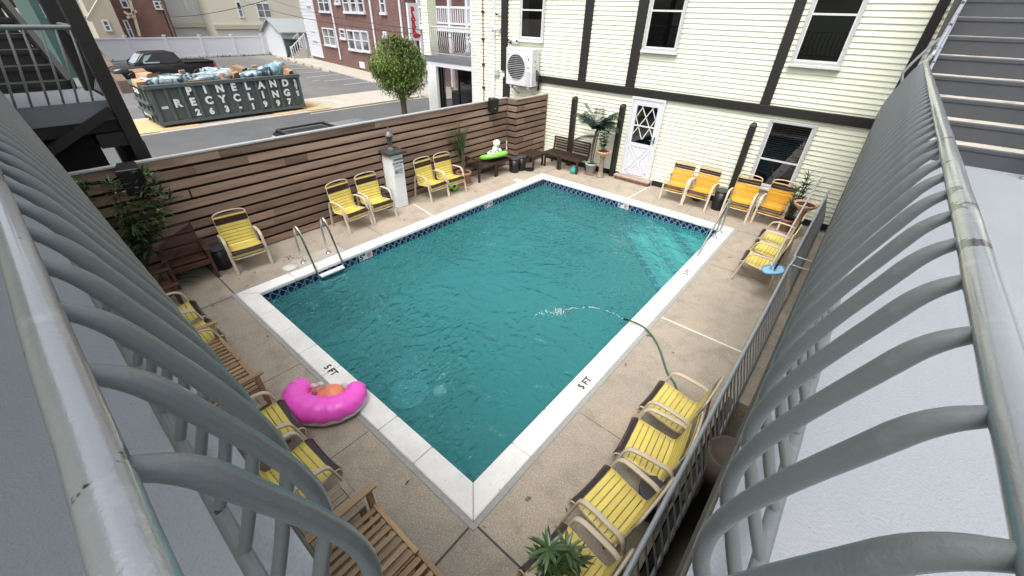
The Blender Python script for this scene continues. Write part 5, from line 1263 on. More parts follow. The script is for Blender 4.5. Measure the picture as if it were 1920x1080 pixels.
# pickup truck
def pickup():
    pr = gz(388, 140, ZS+.6)
    X = -37.4; ya, yb = gx(205, 132, X).y, gx(399, 125, X).y; S_ = (yb-ya)/5.9
    t = thing('pickup_truck', 'black crew cab pickup truck parked behind the dumpster', 'pickup truck', (X, ya, ZS)); t.scale = (S_, S_, S_)
    m_car = pm('black_car_paint', (.012, .011, .013), .18, var=.1); m_cw = glass_mat('car_glass', alpha=.25)
    hw = .98
    b = MB()
    def loft(secs, mb):
        # secs: list of (y, list of (x,z)) closed rings
        n = len(secs[0][1]); vs = [(x, y, z) for (y, ring) in secs for (x, z) in ring]
        mb.add(vs, [(i*n+k, i*n+(k+1) % n, (i+1)*n+(k+1) % n, (i+1)*n+k) for i in range(len(secs)-1) for k in range(n)], True)
        mb.add(vs[:n], [tuple(range(n))]); mb.add(vs[-n:], [tuple(range(n-1, -1, -1))])
    def ring(w, z0, z1, r=.08): return [(-w+.05, z0), (w-.05, z0), (w, z0+.12), (w, z1-.14), (w-.06, z1), (-w+.06, z1), (-w, z1-.14), (-w, z0+.12)]
    loft([(0.0, ring(.86, .45, .98)), (.08, ring(.93, .40, 1.08)), (.5, ring(hw, .38, 1.16)), (1.55, ring(hw, .38, 1.22)), (1.9, ring(hw, .38, 1.26)), (3.85, ring(hw, .38, 1.28)), (3.86, ring(hw, .38, 1.27)), (5.75, ring(hw, .42, 1.27)), (5.86, ring(.95, .48, 1.20))], b); b.build('body', m_car, t)
    b = MB()
    def cr(w, wt, z0, z1): return [(-w, z0), (w, z0), (w-.03, z0+.2), (wt, z1), (-wt, z1), (-w+.03, z0+.2)]
    loft([(1.22, cr(.90, .86, 1.20, 1.25)), (1.86, cr(.92, .72, 1.22, 1.86)), (1.98, cr(.92, .72, 1.22, 1.92)), (2.5, cr(.92, .72, 1.22, 1.96)), (3.45, cr(.92, .72, 1.22, 1.95)), (3.66, cr(.92, .73, 1.22, 1.90)), (3.90, cr(.92, .82, 1.22, 1.35))], b); b.sm = [False]*len(b.sm); b.build('cab', m_car, t, bevel=.05)
    for s in (-1, 1):
        for (q, nm) in (([(1.62, 1.33), (1.98, 1.78), (2.62, 1.84), (2.62, 1.33)], 'window'), ([(2.72, 1.33), (2.72, 1.84), (3.42, 1.82), (3.62, 1.33)], 'window')):
            b = MB(); b.add([(s*(.925-.205*((z-1.3)/.66)), y, z) for (y, z) in q], [(0, 1, 2, 3)]); b.build(nm, m_lightglass if nm == 'window' and q[0][0] < 2 else m_cw, t)
        b = MB(); b.box(s*1.0, s*1.18, 1.55, 1.68, 1.25, 1.45); b.build('mirror', m_car, t, bevel=.03)
        b = MB(); b.box(s*.93, s*.985, 5.72, 5.87, .92, 1.20); b.build('tail_light', pm('tail_red', (.5, .015, .03), .2), t)
        b = MB(); b.box(s*.985, s*.992, .8, 1.05, 1.0, 1.06); b.build('badge', m_alu, t)
        for yy in (1.05, 4.75):
            b = MB(); T = frameT((s*.99, yy, .40), (0, 1, 0), (0, 0, 1)); b.lathe([(.30, -.24), (.39, -.22), (.40, -.1), (.40, -.02), (.37, .0), (.26, .0), (.25, -.04), (.0001, -.05)], (0, 0, 0), 24, T=T if s > 0 else frameT((s*.99, yy, .40), (0, -1, 0), (0, 0, 1))); w = b.build('wheel', m_black, t)
            b = MB(); b.lathe([(.25, .005), (.20, -.02), (.0001, .0)], (0, 0, 0), 10, T=T if s > 0 else frameT((s*.99, yy, .40), (0, -1, 0), (0, 0, 1))); b.build('rim', m_capgrey, w)
            b = MB(); b.tube([(s*.985, yy+.50*math.cos(a), .40+.47*math.sin(a)) for a in [math.pi*i/14 for i in range(15)]], .035, 6); b.build('arch', m_car, t)
    b = MB(); b.add([(-.80, 1.30, 1.32), (.80, 1.30, 1.32), (.68, 1.82, 1.82), (-.68, 1.82, 1.82)], [(0, 1, 2, 3)]); o = b.build('windshield', m_lightglass, t); o.location = (0, -.03, .02)
    b = MB(); b.box(-.88, .88, 4.02, 5.72, 1.20, 1.285); b.build('bed_opening', m_gap, t); b = MB(); b.box(-.99, -.86, 3.98, 5.8, 1.27, 1.33); b.box(.86, .99, 3.98, 5.8, 1.27, 1.33); b.box(-.86, .86, 5.72, 5.82, 1.27, 1.33); b.build('bed_rail', m_black, t)
m_lightglass = pm('pale_reflecting_glass', (.20, .25, .26), .06, var=.4, vs=1.5)
pickup()
# silver car at the near kerb, its roof just showing over the fence
p = gx(640, 232, -9.6); yc = p.y
def suv():
    t = thing('parked_car', 'silver car with black roof rack parked just behind the wood fence', 'car', (-10.1, gx(545, 245, -9.6).y-1.75, ZS)); L_ = 4.6; zr = p.z-ZS-.22
    m_sil = pm('silver_car_paint', (.42, .44, .46), .25, metal=.4, var=.05); k = zr/1.7
    b = MB(); ringz = [(-.9, .35), (.9, .35), (.92, .6), (.9, .95), (.82, 1.0), (-.82, 1.0), (-.9, .95), (-.92, .6)]
    vs = []; ys = (0, .15, 1.2, L_-.1, L_)
    for i, y in enumerate(ys): 
        w = .85 if i in (0, 4) else 1; vs += [(x*w, y, z*k) for x, z in ringz]
    n = 8; b.add(vs, [(i*n+q, i*n+(q+1) % n, (i+1)*n+(q+1) % n, (i+1)*n+q) for i in range(4) for q in range(n)], True); b.add(vs[:n], [tuple(range(n))]); b.add(vs[-n:], [tuple(range(n))]); b.build('body', m_sil, t)
    b = MB(); vs = [(s*w, y, z*k) for (y, z, w) in ((1.0, 1.0, .84), (1.7, 1.66, .64), (2.4, 1.70, .66), (4.3, 1.68, .66), (4.55, 1.0, .84)) for s in (-1, 1)]
    b.add(vs, [(2*i, 2*i+1, 2*i+3, 2*i+2) for i in range(4)]+[(0, 2, 4, 6, 8), (9, 7, 5, 3, 1)]); b.build('cabin', m_sil, t, bevel=.05)
    for s in (-1, 1):
        b = MB(); b.add([(s*(.86-.22*((z-1.0)/.66)), y, z*k) for y, z in ((1.35, 1.08), (1.8, 1.56), (4.1, 1.58), (4.3, 1.08))], [(0, 1, 2, 3)]); b.build('window', m_glass, t)
        b = MB(); b.tube([(s*.55, 1.75, 1.72*k), (s*.55, 1.85, 1.78*k), (s*.55, 3.2, 1.78*k)], .03, 6); b.build('roof_rack', m_black, t)
        for yy in (.95, 3.7): b = MB(); b.lathe([(.2, -.1), (.33, -.1), (.34, 0), (.33, .1), (.2, .1), (.0001, .08)], (0, 0, 0), 18, T=frameT((s*.86, yy, .34), (0, 1, 0), (0, 0, 1))); b.build('wheel', m_black, t)
    b = MB(); b.box(-.6, .6, 1.72, 3.08, 1.66*k, 1.725*k); b.build('sunroof', m_black, t)
    for q in (1.8, 3.1): b = MB(); b.box(-.55, .55, q, q+.06, 1.735*k, 1.80*k); b.build('roof_rack', m_black, t)
    b = MB()
    for i in range(9): b.box(-.56+.14*i-.02, -.56+.14*i+.02, 3.2, 4.3, 1.66*k, 1.735*k)
    b.build('roof_rib', m_sil, t)
suv()
# street tree
tx = -11.6; tb = gx(757, 213, tx); tc = gx(749, 132, tx); tr = gx(799, 132, tx).y-tc.y; th = (gx(745, 66, tx).z-gx(745, 186, tx).z)/2; tcz = (gx(745, 66, tx).z+gx(745, 186, tx).z)/2
t = thing('street_tree', 'round green street tree standing at the kerb before the brick building', 'tree', (tx, tb.y, ZS+.1))
b = MB(); ty = 0
b.tube(smoothp([(0, 0, 0), (.0, .0, .8), (.03, .02, tb.z-ZS), (.02, 0, tcz-ZS-th*.7)], 4), [.12]*4+[.11]*4+[.10]*4+[.09], 12)
tr *= .86; th *= 1.06; cc = Vector((0, tc.y-tb.y, tcz-ZS-.1)); tips = []
for k in range(46):
    a = random.uniform(0, 6.283); q = math.acos(random.uniform(-.9, 1)); r = random.uniform(.55, .98); tips.append(cc+Vector((tr*r*math.cos(a)*math.sin(q), tr*r*math.sin(a)*math.sin(q), th*r*math.cos(q))))
base = Vector((.02, 0, tcz-ZS-th*.75))
for p_ in tips[:22]: m_ = base.lerp(p_, .5)+Vector((0, 0, .10)); b.tube(smoothp([base, m_, p_], 3), [.045, .04, .035, .03, .02, .015, .01], 5)
b.build('trunk', m_bark, t)
b = MB()
for k in range(22000):
    if random.random() < .70: c0 = random.choice(tips); p_ = c0+Vector((random.gauss(0, 1), random.gauss(0, 1), random.gauss(0, 1)))*tr*.12
    else:
        a = random.uniform(0, 6.283); q = math.acos(random.uniform(-1, 1)); r = random.random()**.4; p_ = cc+Vector((tr*r*math.cos(a)*math.sin(q), tr*r*math.sin(a)*math.sin(q), th*r*math.cos(q)))
    o3 = p_-cc; rel = (o3.x/tr)**2+(o3.y/tr)**2+(o3.z/th)**2
    if rel > .86+.16*random.random()+.12*math.sin(o3.y*6+o3.z*4) and random.random() < .85: continue
    d = Vector((random.gauss(0, 1), random.gauss(0, 1), random.gauss(.1, .9))); cl = .5+.3*math.sin(o3.x*4+o3.z*5)+random.gauss(0, .2)
    b.leaf(p_, d, random.uniform(.06, .11), .075, .3, 1, t=max(0, min(1, cl)))
b.build('crown', m_treeleaf, t)
# ---------------------------------------------------------------- far side: white fence, shed, buildings
XF = -55.0; zf = gx(295, 70, XF).z; zfb = gx(300, 112, XF).z
t = thing('vinyl_fence', 'long white panel fence at the back of the parking lot', 'fence', (XF, 0, ZS)); hF = zf-ZS; ye = gx(512, 90, XF).y; ys = gx(70, 90, XF).y-6
b = MB(); b.box(-.05, .05, ys, ye, .0, hF-.12); b.build('panel', m_white, t)
b = MB(); b.box(-.09, .09, ys, ye, hF-.12, hF); b.box(-.08, .08, ys, ye, .05, .22); b.build('rail', m_white, t)
k = 0; y = ys
while y < ye:
    b = MB(); b.box(-.12, .12, y-.10, y+.10, 0, hF+.10); b.box(-.15, .15, y-.13, y+.13, hF+.101, hF+.19); b.build('post', m_white, t); y += 3.05
b = MB()
for i in range(260):
    y_ = random.uniform(ys, ye); b.leaf((XF+.4+random.uniform(-.2, .3), y_, ZS), (random.gauss(0, .6), random.gauss(0, .6), 1), random.uniform(.15, .5), .09, .8, 2)
tag(b.build('weeds', m_leafdk), 'fringe of low weeds along the foot of the white fence', 'weeds', kind='stuff')
t = thing('shed', 'small white gabled shed with a grey roof at the corner of the parking lot', 'shed', (0, 0, 0))
c0 = gz(538, 107.5, ZS); gl_ = gz(512, 102, ZS); sx0, sx1 = c0.x-4.2, c0.x; sy = c0.y; ev = gx(530, 60, sx1).z; rg = gy(507, 38, sy).z; rm = (sx0+sx1)/2
b = MB(); b.prism([(sx0, ZS), (sx1, ZS), (sx1, ev), (rm, rg), (sx0, ev)], 'y', sy, sy+7); b.build('wall', m_white, t)
b = MB()
for s, xe in ((-1, sx0-.3), (1, sx1+.3)):
    zl = ev-.3*(rg-ev)/(rm-sx0); b.add([(xe, sy-.3, zl), (xe, sy+7.3, zl), (rm, sy+7.3, rg+.05), (rm, sy-.3, rg+.05), (xe, sy-.3, zl+.12), (xe, sy+7.3, zl+.12), (rm, sy+7.3, rg+.17), (rm, sy-.3, rg+.17)], [(0,1,2,3),(7,6,5,4),(0,3,7,4),(1,5,6,2),(0,4,5,1)])
b.build('roof', pm('shed_shingle', (.26, .28, .29), .9, var=.15), t)
b = MB(); b.box(sx1+.001, sx1+.06, sy+3.4, sy+4.6, 1.0, 2.1); b.build('window', m_alu, t)
p = gz(554, 109, ZS)
t = thing('wheelie_bin', 'dark green wheelie bin in front of the white shed', 'bin', (p.x, p.y, ZS)); b = MB(); b.box(-.7, .7, -.5, .5, .1, 1.65); b.build('body', pm('dark_green_bin', (.015, .035, .028), .5), t, bevel=.06); b = MB(); b.box(-.74, .74, -.54, .54, 1.66, 1.8); b.build('lid', m_black, t, bevel=.04)
for s in (-.5, .5): b = MB(); b.lathe([(.14, -.05), (.14, .05), (.0001, .05)], (0, 0, 0), 12, T=frameT((s, -.5, .14), (0, 1, 0), (0, 0, 1))); b.build('wheel', m_black, t)
# brick guest house along the right of the lot
def gp(u, v, off=0):
    d = _ray(u, v); o = P1+fn*off; return CAM_C+d*((o-CAM_C).dot(fn)/d.dot(fn))
ang = math.atan2(fd.y, fd.x)
t = thing('brick_building', 'long dark red brick guest house with white sash windows beside the parking lot', 'building', P1, ang)
def loc(p): q = p-P1; return Vector((q.dot(fd), -q.dot(fn), q.z))    # local: x along facade, y into the building
XW = loc(gp(763, 60)).x
b = MB(); b.box(.0, XW, 0, 12, -.3, 14); b.build('wall', m_brick, t)
b = MB(); b.box(XW+.001, XW+14, 1.2, 12, -.3, 14); b.build('wing_wall', m_brick, t)
b = MB(); b.box(XW+.002, XW+13, .2, 1.19, 3.6, 3.9); b.box(XW+.002, XW+13, .2, 1.19, 6.9, 7.2); b.build('porch_floor', m_white, t)
for k in range(6): b = MB(); b.box(XW+1.2+k*1.9, XW+1.4+k*1.9, .25, .45, .1, 3.59); b.box(XW+1.2+k*1.9, XW+1.4+k*1.9, .25, .45, 3.91, 6.89); b.build('porch_post', m_white, t)
b = MB(); b.box(XW+1.1, XW+13, .28, .36, 4.85, 4.97); b.box(XW+1.1, XW+13, .28, .36, 4.0, 4.1)
for k in range(48): b.box(XW+1.2+k*.24, XW+1.26+k*.24, .29, .35, 4.101, 4.849)
b.build('porch_rail', m_white, t)
wl = loc(gp(560+45/4.909, 0)); wr = loc(gp(560+235/4.909, 525/4.909)); 
b = MB(); x0_ = loc(gp(560+140/4.909, 545/4.909)).x; x1_ = wr.x
sidingmb(b, -.35, x1_, .35, 14, -.04, .28, .03); b.box(-.35, x1_, -.039, .0, .35, 14); b.build('white_siding_bay', m_white, t)
def bwin(u0, v0, u1, v1, par, lf, panes=1, mat=None):
    a, c, d_, e_ = lf(u0, v0), lf(u1, v1), lf(u0, v1), lf(u1, v0)
    x0 = (a.x+d_.x)/2; x1 = (e_.x+c.x)/2; z1 = (a.z+e_.z)/2; z0 = (d_.z+c.z)/2
    if x0 > x1: x0, x1 = x1, x0
    b = MB(); f = .11
    b.box(x0, x0+f, -.10, -.0, z0, z1); b.box(x1-f, x1, -.10, 0, z0, z1); b.box(x0+f, x1-f, -.10, 0, z1-f, z1); b.box(x0-.08, x1+.08, -.16, 0, z0-.12, z0+.06)
    for i in range(1, panes): xm = x0+(x1-x0)*i/panes; b.box(xm-f/2, xm+f/2, -.10, 0, z0+.06, z1-f)
    w = b.build('window', m_white, par)
    b = MB(); b.quad((x0+f, -.03, z0), (x1-f, -.03, z0), (x1-f, -.03, z1-f), (x0+f, -.03, z1-f)); b.build('pane', mat or m_farglass, w)
    b = MB(); zm = (z0+z1)/2; b.box(x0+f, x1-f, -.07, -.031, zm-.035, zm+.035); b.build('sash', m_white, w)
def farglass():
    k = NT('far_window_glass'); sp = k.n.new('ShaderNodeSeparateXYZ'); k.L(k.tc.outputs['Object'], sp.inputs[0])
    f = k.noise(k.coord(), .35, 2); k.base(k.mix(k.ramp(f, .45, .55), (.05, .055, .06), (.22, .23, .23))); k.p.inputs['Roughness'].default_value = .08; return k.m
m_farglass = farglass()
LF = lambda off=0: (lambda u, v: loc(gp(u, v, off)))
c3 = lambda x, y: (560+x/4.909, y/4.909)
for (a, c, d_, e_, n_) in ((235, 258, 340, 415, 2), (385, 265, 432, 352, 1), (458, 275, 520, 452, 1), (522, 280, 582, 462, 1), (588, 285, 652, 468, 1), (185, -60, 285, 105, 2), (338, -30, 380, 32, 1), (412, -60, 468, 110, 1), (478, -60, 533, 112, 1), (545, -60, 602, 115, 1), (752, -60, 800, 120, 1), (785, 290, 815, 340, 1)):
    bwin(*c3(a, c), *c3(d_, e_), t, LF(), n_)
for (a, c, d_, e_) in ((68, -30, 100, 45), (122, 282, 165, 365)): bwin(*c3(a, c), *c3(d_, e_), t, LF(.05), 1)
a, c = loc(gp(*c3(560, 565))), loc(gp(*c3(615, 632))); b = MB(); b.box(a.x, c.x, -.05, 0, c.z, a.z); b.build('vent_panel', m_white, t)
for (q0, q1) in (((300, 0), (400, 570)), ((665, 0), (715, 400)), ((938, 0), (968, 360))):
    a, c = loc(gp(*c3(*q0))), loc(gp(*c3(*q1))); x = (a.x+c.x)/2; b = MB(); b.tube([(x, -.10, .6), (x, -.10, 14)], .09, 8); b.build('downspout', m_white, t)
t = thing('entry_steps', 'small flight of steps with white slatted railing at the brick building corner', 'steps', P1-fd*.2+fn*.2, ang)
b = MB()
for i in range(5): b.box(-2.4+.0, -.5, -1.6+.3*i, -1.3+.3*i, 0, .24*(i+1))
b.build('tread', m_conc, t); b = MB()
for xx in (-2.4, -.5):
    b = MB(); b.bar((xx, -1.7, 1.05), (xx, .0, 2.3), .08, .08); b.box(xx-.05, xx+.05, -1.75, -1.65, 0, 1.2); b.box(xx-.05, xx+.05, -.1, .0, 1, 2.4)
    for i in range(6): y_ = -1.5+.25*i; z_ = 1.05+1.25*(y_+1.7)/1.7; b.box(xx-.03, xx+.03, y_-.03, y_+.03, .3+.2*i, z_)
    b.build('railing', m_white, t)
# PARK sign
xs = -21.5; q = [gx(u, v, xs) for (u, v) in ((762, 4), (781, 7), (787, 78), (768, 74))]; cy_ = sum(p.y for p in q)/4; hz0 = (q[2].z+q[3].z)/2; hz1 = (q[0].z+q[1].z)/2; wv = (q[1]-q[0]).length/2
t = thing('park_sign', 'tall white sign with red letters reading PARK beside the brick building', 'sign', (xs, cy_, ZS))
b = MB(); b.box(-.08, .08, -wv, wv, hz0-ZS, hz1-ZS); b.build('panel', m_white, t); b = MB()
for i, ch in enumerate('PARK'): text_mb(b, ch, (hz1-hz0)*.235, frameT((.085, -.04, hz1-ZS-(hz1-hz0)*(.20+.175*i)), (0, 1, 0), (0, 0, 1)), .003, .035)
b.ball((.09, .1, hz0-ZS+.25), .01, .3, .12, 8, 5); b.build('lettering', m_red, t); b = MB(); b.tube([(-.1, .1, 0), (-.1, .1, hz1-ZS)], .07, 8); b.build('post', m_alu, t)
# background buildings, each with its own facade plane x = const facing the pool
def facade(name, label, x, u0, u1, v, ztop, mat, wins, extra=None, depth=9, base=ZS):
    y0, y1 = gx(u0, v, x).y, gx(u1, v, x).y
    t = thing(name, label, 'building', (x, y0, 0)); o = Vector((x, y0, 0))
    b = MB(); b.box(-depth, 0, 0, y1-y0, base, ztop); b.build('wall', mat, t); b = MB(); b.box(-depth-.3, .3, -.3, y1-y0+.3, ztop+.001, ztop+.4); b.build('roof', m_capgrey, t)
    for (a, c, d_, e_, n_) in wins:
        # facade local frame: build with x as horizontal then rotate into place
        A, Cc = gx(a, c, x)-o, gx(d_, e_, x)-o; ya_, yb_ = min(A.y, Cc.y), max(A.y, Cc.y); zb, zt2 = min(A.z, Cc.z), max(A.z, Cc.z)
        b = MB(); f = .12; b.box(0, .08, ya_-f, ya_, zb, zt2); b.box(0, .08, yb_, yb_+f, zb, zt2); b.box(0, .08, ya_-f, yb_+f, zt2+.001, zt2+f); b.box(0, .12, ya_-f, yb_+f, zb-f, zb-.001)
        for i in range(1, n_): ym = ya_+(yb_-ya_)*i/n_; b.box(0, .08, ym-f/2, ym+f/2, zb, zt2)
        w = b.build('window', m_white, t); b = MB(); b.quad((.02, ya_, zb), (.02, yb_, zb), (.02, yb_, zt2), (.02, ya_, zt2)); b.build('pane', m_farglass, w)
        b = MB(); zm = (zb+zt2)/2; b.box(.021, .06, ya_, yb_, zm-.04, zm+.04); b.build('sash', m_white, w)
    if extra: extra(t, o)
    return t
m_creamfar = pm('far_cream_siding', (.58, .56, .47), .7, var=.05); m_greyfar = pm('far_grey_render', (.50, .50, .49), .8, var=.06); m_tanfar = pm('far_tan_siding', (.44, .40, .32), .8, var=.06); m_tealfar = pm('far_teal', (.035, .085, .075), .7)
def ex1(t, o):
    b = MB(); A = gx(440, 50, o.x)-o; b.box(.0, .25, 0, 18, A.z-.25, A.z+.2); b.build('band', m_tanfar, t)
    b = MB(); b.box(.0, .12, 0, 18, ZS, A.z-.3); b.build('lower_wall', m_greyfar, t)
facade('cream_building', 'large cream sided building behind the white fence on the right', -60, 398, 640, 40, 16, m_creamfar, ((443, 5, 456, 31, 1), (480, 7, 509, 32, 2), (563, 10, 571, 32, 1)), ex1)
def ex2(t, o):
    A = gx(355, 45, o.x)-o; b = MB(); b.box(.0, .3, 0, 9, A.z-.3, A.z+.1); b.build('band', m_tanfar, t)
    A = gx(395, 58, o.x)-o; b = MB(); b.box(.0, .08, A.y-.4, A.y+.4, ZS, A.z); b.build('door', m_tanfar, t)
facade('grey_building', 'pale grey building with tall narrow windows behind the white fence', -63, 318, 412, 40, 17, m_greyfar, ((345, 2, 351, 18, 1), (358, 2, 366, 27, 1), (383, 3, 391, 28, 1)), ex2)
def ex3(t, o):
    for (u0, v0, u1, v1) in ((243, 0, 262, 68), (232, 22, 254, 35), (238, 34, 255, 20)):
        A, Cc = gx(u0, v0, o.x+.5)-o, gx(u1, v1, o.x+.5)-o; b = MB(); b.bar(A, Cc, .22, .22, (1, 0, 0)); b.build('porch_brace', m_tanfar, t)
facade('brick_house', 'dark brick house with white sash windows behind the white fence', -60, 222, 312, 40, 16, m_bricky, ((222, -10, 240, 13, 1), (233, 40, 250, 70, 1), (289, 4, 310, 16, 2)), ex3)
def ex4(t, o):
    for k in range(7): A = gx(150-k*7, 30-k*4.5, o.x+2)-o; b = MB(); b.box(A.x-.8, A.x+.8, A.y-.35, A.y+.35, A.z-.1, A.z); b.build('stair_tread', m_tanfar, t)
    A, Cc = gx(165, 38, o.x+2.8)-o, gx(190, -5, o.x+2.8)-o; b = MB(); b.bar(A, Cc, .3, .5, (1, 0, 0)); b.build('stair_stringer', m_tanfar, t)
    for (u0, v0, u1, v1) in ((110, 8, 160, 36), (110, 15, 160, 38), (140, -5, 172, 70)): 
        A, Cc = gx(u0, v0, o.x+1.5)-o, gx(u1, v1, o.x+1.5)-o; b = MB(); b.bar(A, Cc, .2, .25, (1, 0, 0)); b.build('porch_beam', m_tanfar, t)
facade('tan_house', 'narrow tan house with an outside stair behind the white fence', -59, 172, 223, 40, 15, m_tanfar, ((193, 40, 207, 56, 1),), ex4)
facade('brick_annex', 'dark brick annex at the far left beyond the white fence', -62, 118, 173, 40, 15, m_bricky, ((150, 36, 160, 60, 1),))
facade('teal_house', 'narrow teal house end seen between the dark stair posts', -44, 74, 104, 40, 14, m_tealfar, ((80, 12, 92, 30, 1),))
for i, u in enumerate((202, 223)):
    p = gx(u, 66, -55.5); t = thing('dark_car_roof', 'left' if i == 0 else 'right', 'car', (0, 0, 0)) if False else None
# utility pole and wires
p = gx(326, 62, -57); t = thing('utility_pole', 'leaning dark utility pole in front of the pale grey building', 'pole', (-57, p.y, ZS)); b = MB(); q = gx(316, 10, -57)
b.tube([(0, 0, 0), (0, (q.y-p.y)*.35, 16)], .16, 8); b.build('pole', m_bark, t); b = MB(); b.box(-.08, .08, -1.0, 1.0, 11.2, 11.4); b.build('crossarm', m_bark, t)
def wire(label, pts, r=.018, n=16, sag=.25):
    a, c = pts; b = MB(); b.tube([a.lerp(c, i/n)-Vector((0, 0, sag*4*(i/n)*(1-i/n))) for i in range(n+1)], r, 5); o = b.build('overhead_wire', m_black); tag(o, label, 'wire', 'overhead wires')
wire('thin overhead wire sloping up from the utility pole towards the top', (gx(318, 32, -57), gx(520, -6, -30)), .022)
wire('overhead wire from the house bracket past the brick building, lower of two', (gy(960, 80, YH-.05), gx(440, -4, -50)), .014, 24, .5)
wire('overhead wire from the house bracket past the brick building, upper of two', (gy(955, 74, YH-.05), gx(505, -2, -45)), .012, 24, .35)
t = thing('wire_bracket', 'small grey wire bracket on the cream wall above the air conditioner', 'bracket', gy(968, 80, YH-.06)); b = MB(); b.box(-.25, .1, -.02, .03, -.03, .03); b.build('arm', m_alu, t); b = MB(); b.ball((-.2, -.03, .0), .04, n=8, m=6); b.ball((.05, -.03, .05), .035, n=8, m=6); b.build('insulator', m_black, t)
# low brown wall left of the dumpster
p, q = gz(222, 168, ZS), gz(282, 166, ZS)
t = thing('garden_wall', 'low rough brown wall running back between the dumpster and the pickup', 'wall', (0, 0, 0)); A = gz(240, 175, ZS); Bq = gz(205, 140, ZS); zz = 1.35
d_ = (Bq-A).normalized(); b = MB(); s_ = Vector((-d_.y, d_.x, 0))*.25; e2 = A+d_*14
b.add([tuple(x) for x in (A-s_, A+s_, e2+s_, e2-s_, A-s_+Vector((0, 0, .7)), A+s_+Vector((0, 0, .7)), e2+s_+Vector((0, 0, 1.6)), e2-s_+Vector((0, 0, 1.6)))], [(0,3,2,1),(4,5,6,7),(0,1,5,4),(1,2,6,5),(2,3,7,6),(3,0,4,7)]); b.build('masonry', pm('rough_brown_stone', (.14, .10, .075), .95, var=.4, vs=2, bump=.6, bs=6), t)
# ---------------------------------------------------------------- dark outside stair at the left
XL = -7.15
t = thing('stair_tower', 'dark brown outside stair and landing standing behind the left end of the fence', 'staircase', (XL, 0, 0)); O = Vector((XL, 0, 0))
e0_, e1_ = gx(205, 186, XL), gx(0, 212, XL); zL = (e0_.z*.6+gx(100, 199, XL).z*.4)
yR = e0_.y
b = MB(); b.box(-1.7, 0, -6, yR, zL-.26, zL); b.build('landing', m_landing, t)
b = MB(); b.box(-1.68, -.02, -6, yR-.02, zL-.42, zL-.261); b.build('joist', m_brown_stair, t)
def post(u0, v0, u1, v1, x, w, zb=None, ztp=None, name='post'):
    A, Cc = gx(u0, v0, x)-O, gx(u1, v1, x)-O; y = (A.y+Cc.y)/2; b = MB(); b.box(A.x-w/2, A.x+w/2, y-w/2, y+w/2, zb if zb is not None else Cc.z, ztp if ztp is not None else A.z); return b.build(name, m_brown_stair, t, bevel=.01)
post(122, 0, 218, 190, XL+.02, .17, 1.25, 6.2); post(92, 0, 165, 160, XL-1.2, .18, ZS, 6.2)
post(225, 240, 243, 295, XL-.35, .15, ZS, zL-.43); post(245, 230, 268, 297, XL-.05, .15, ZS, zL-.6)
b = MB(); A, Cc = gx(208, 205, XL)-O, gx(80, 292, XL)-O; b.bar(A, Cc, .11, .14, (1, 0, 0)); b.build('brace', m_brown_stair, t)
b = MB(); b.box(-.5, .06, yR-.35, yR+.12, zL-.62, zL-.43); b.build('beam_end', m_brown_stair, t)
b = MB(); z = ZS
while z < zL-.45: b.add([(-1.2, -6, z), (-1.2, yR-.25, z), (-1.24, yR-.25, z+.19), (-1.24, -6, z+.19), (-1.24, -6, z), (-1.24, yR-.25, z)], [(0, 1, 2, 3), (4, 5, 1, 0)]); z += .19
b.build('siding', m_louver, t)
for k in range(9):
    b = MB(); zt2 = zL+.19*(k+1)*1.0; b.box(-1.6+.0, -.75, -1.5-.26*k+.0-.3, -1.5-.26*k, zt2-.05, zt2); b.build('step', m_brown_stair, t) if False else None
yst = gx(108, 120, XL-1.4).y
for k in range(11):
    zt2 = zL+.20*(k+.6); b = MB(); b.box(-2.6-.27*k, -1.45-.27*k, -6, yst-.035*k, zt2-.06, zt2); b.box(-1.50-.27*k, -1.46-.27*k, -6, yst-.035*k, zt2-.20, zt2-.061); b.build('step', m_louver, t)
b = MB(); b.bar((-1.5, yst+.05, zL-.1), (-4.3, yst+.05, zL+2.3), .08, .34, (0, 1, 0)) if False else b.bar((-1.5, yst+.05, zL+.0), (-4.4, yst-.25, zL+2.2), .34, .08, (0, 1, 0)); b.build('stringer', m_brown_stair, t)
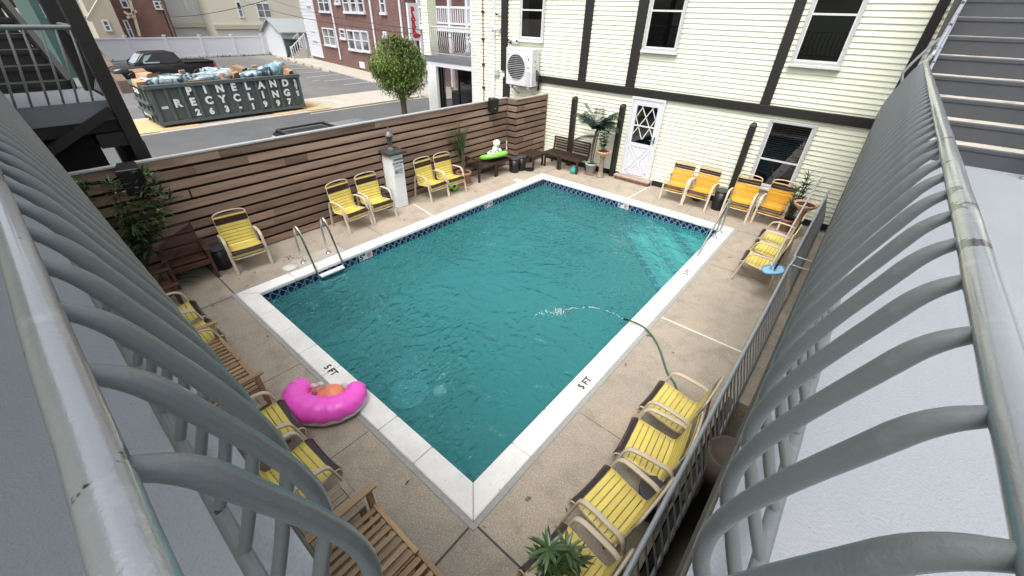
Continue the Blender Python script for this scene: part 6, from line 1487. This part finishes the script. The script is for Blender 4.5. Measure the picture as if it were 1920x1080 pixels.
t2 = thing('landing_railing', 'plain grey railing with splayed bars along the dark stair landing', 'railing', (XL+.02, 0, 0)); O2 = Vector((XL+.02, 0, 0))
tr0, tr1 = gx(-60, 54, XL+.02)-O2, gx(136, 49, XL+.02)-O2; zr_ = (tr0.z+tr1.z)/2
b = MB(); b.tube([(0, -4.2, zr_), (0, tr1.y, zr_)], .03, 10); b.build('top_rail', m_bar, t2)
for (u0, v0, u1, v1) in ((-20, 55, 22, 190), (12, 55, 52, 187), (42, 55, 85, 184), (75, 55, 113, 182), (103, 53, 140, 180), (131, 54, 168, 177), (-50, 56, -8, 194)):
    A, Cc = gx(u0, v0, XL+.02)-O2, gx(u1, v1, XL+.02)-O2; b = MB(); b.tube(smoothp([(0, A.y, zr_), (.10, A.y+(Cc.y-A.y)*.4, zr_-.4*(zr_-zL)), (.08, A.y+(Cc.y-A.y)*.8, zL+.2), (0, Cc.y, zL+.01)], 3), .014, 8); b.build('baluster', m_bar, t2)
t3 = thing('landing_railing', 'bundle of curved grey bars at the far end of the dark stair landing', 'railing', (XL-.1, yR, zL))
b = MB(); b.tube([(-1.4, .0, zr_-zL), (.05, .0, zr_-zL)], .028, 8); b.build('top_rail', m_bar, t3)
for k in range(11): x = -1.35+k*.125; b = MB(); b.tube(smoothp([(x, 0, zr_-zL), (x, .14, .55), (x, .16, .3), (x, .03, .02)], 4), .013, 6); b.build('baluster', m_bar, t3)
t = thing('hedge_bush', 'yellow green bush glimpsed through the bars of the dark landing', 'bush', gx(45, 190, -14)); b = MB(); bs_ = MB()
for k in range(900):
    a = random.uniform(0, 6.283); r = random.random()**.5; p_ = Vector((.6*r*math.cos(a), 1.3*r*math.sin(a), random.uniform(-.5, .2))); b.leaf(p_, (random.gauss(0, 1), random.gauss(0, 1), .6), .16, .08, .4, 1)
b.build('foliage', pm('bush_leaf', (.16, .20, .03), .6, var=.3, tint=.4), t); bs_.tube([(0, 0, -1.6), (0, 0, -.3)], .06, 6); bs_.build('stem', m_bark, t)
bpy.context.view_layer.update()
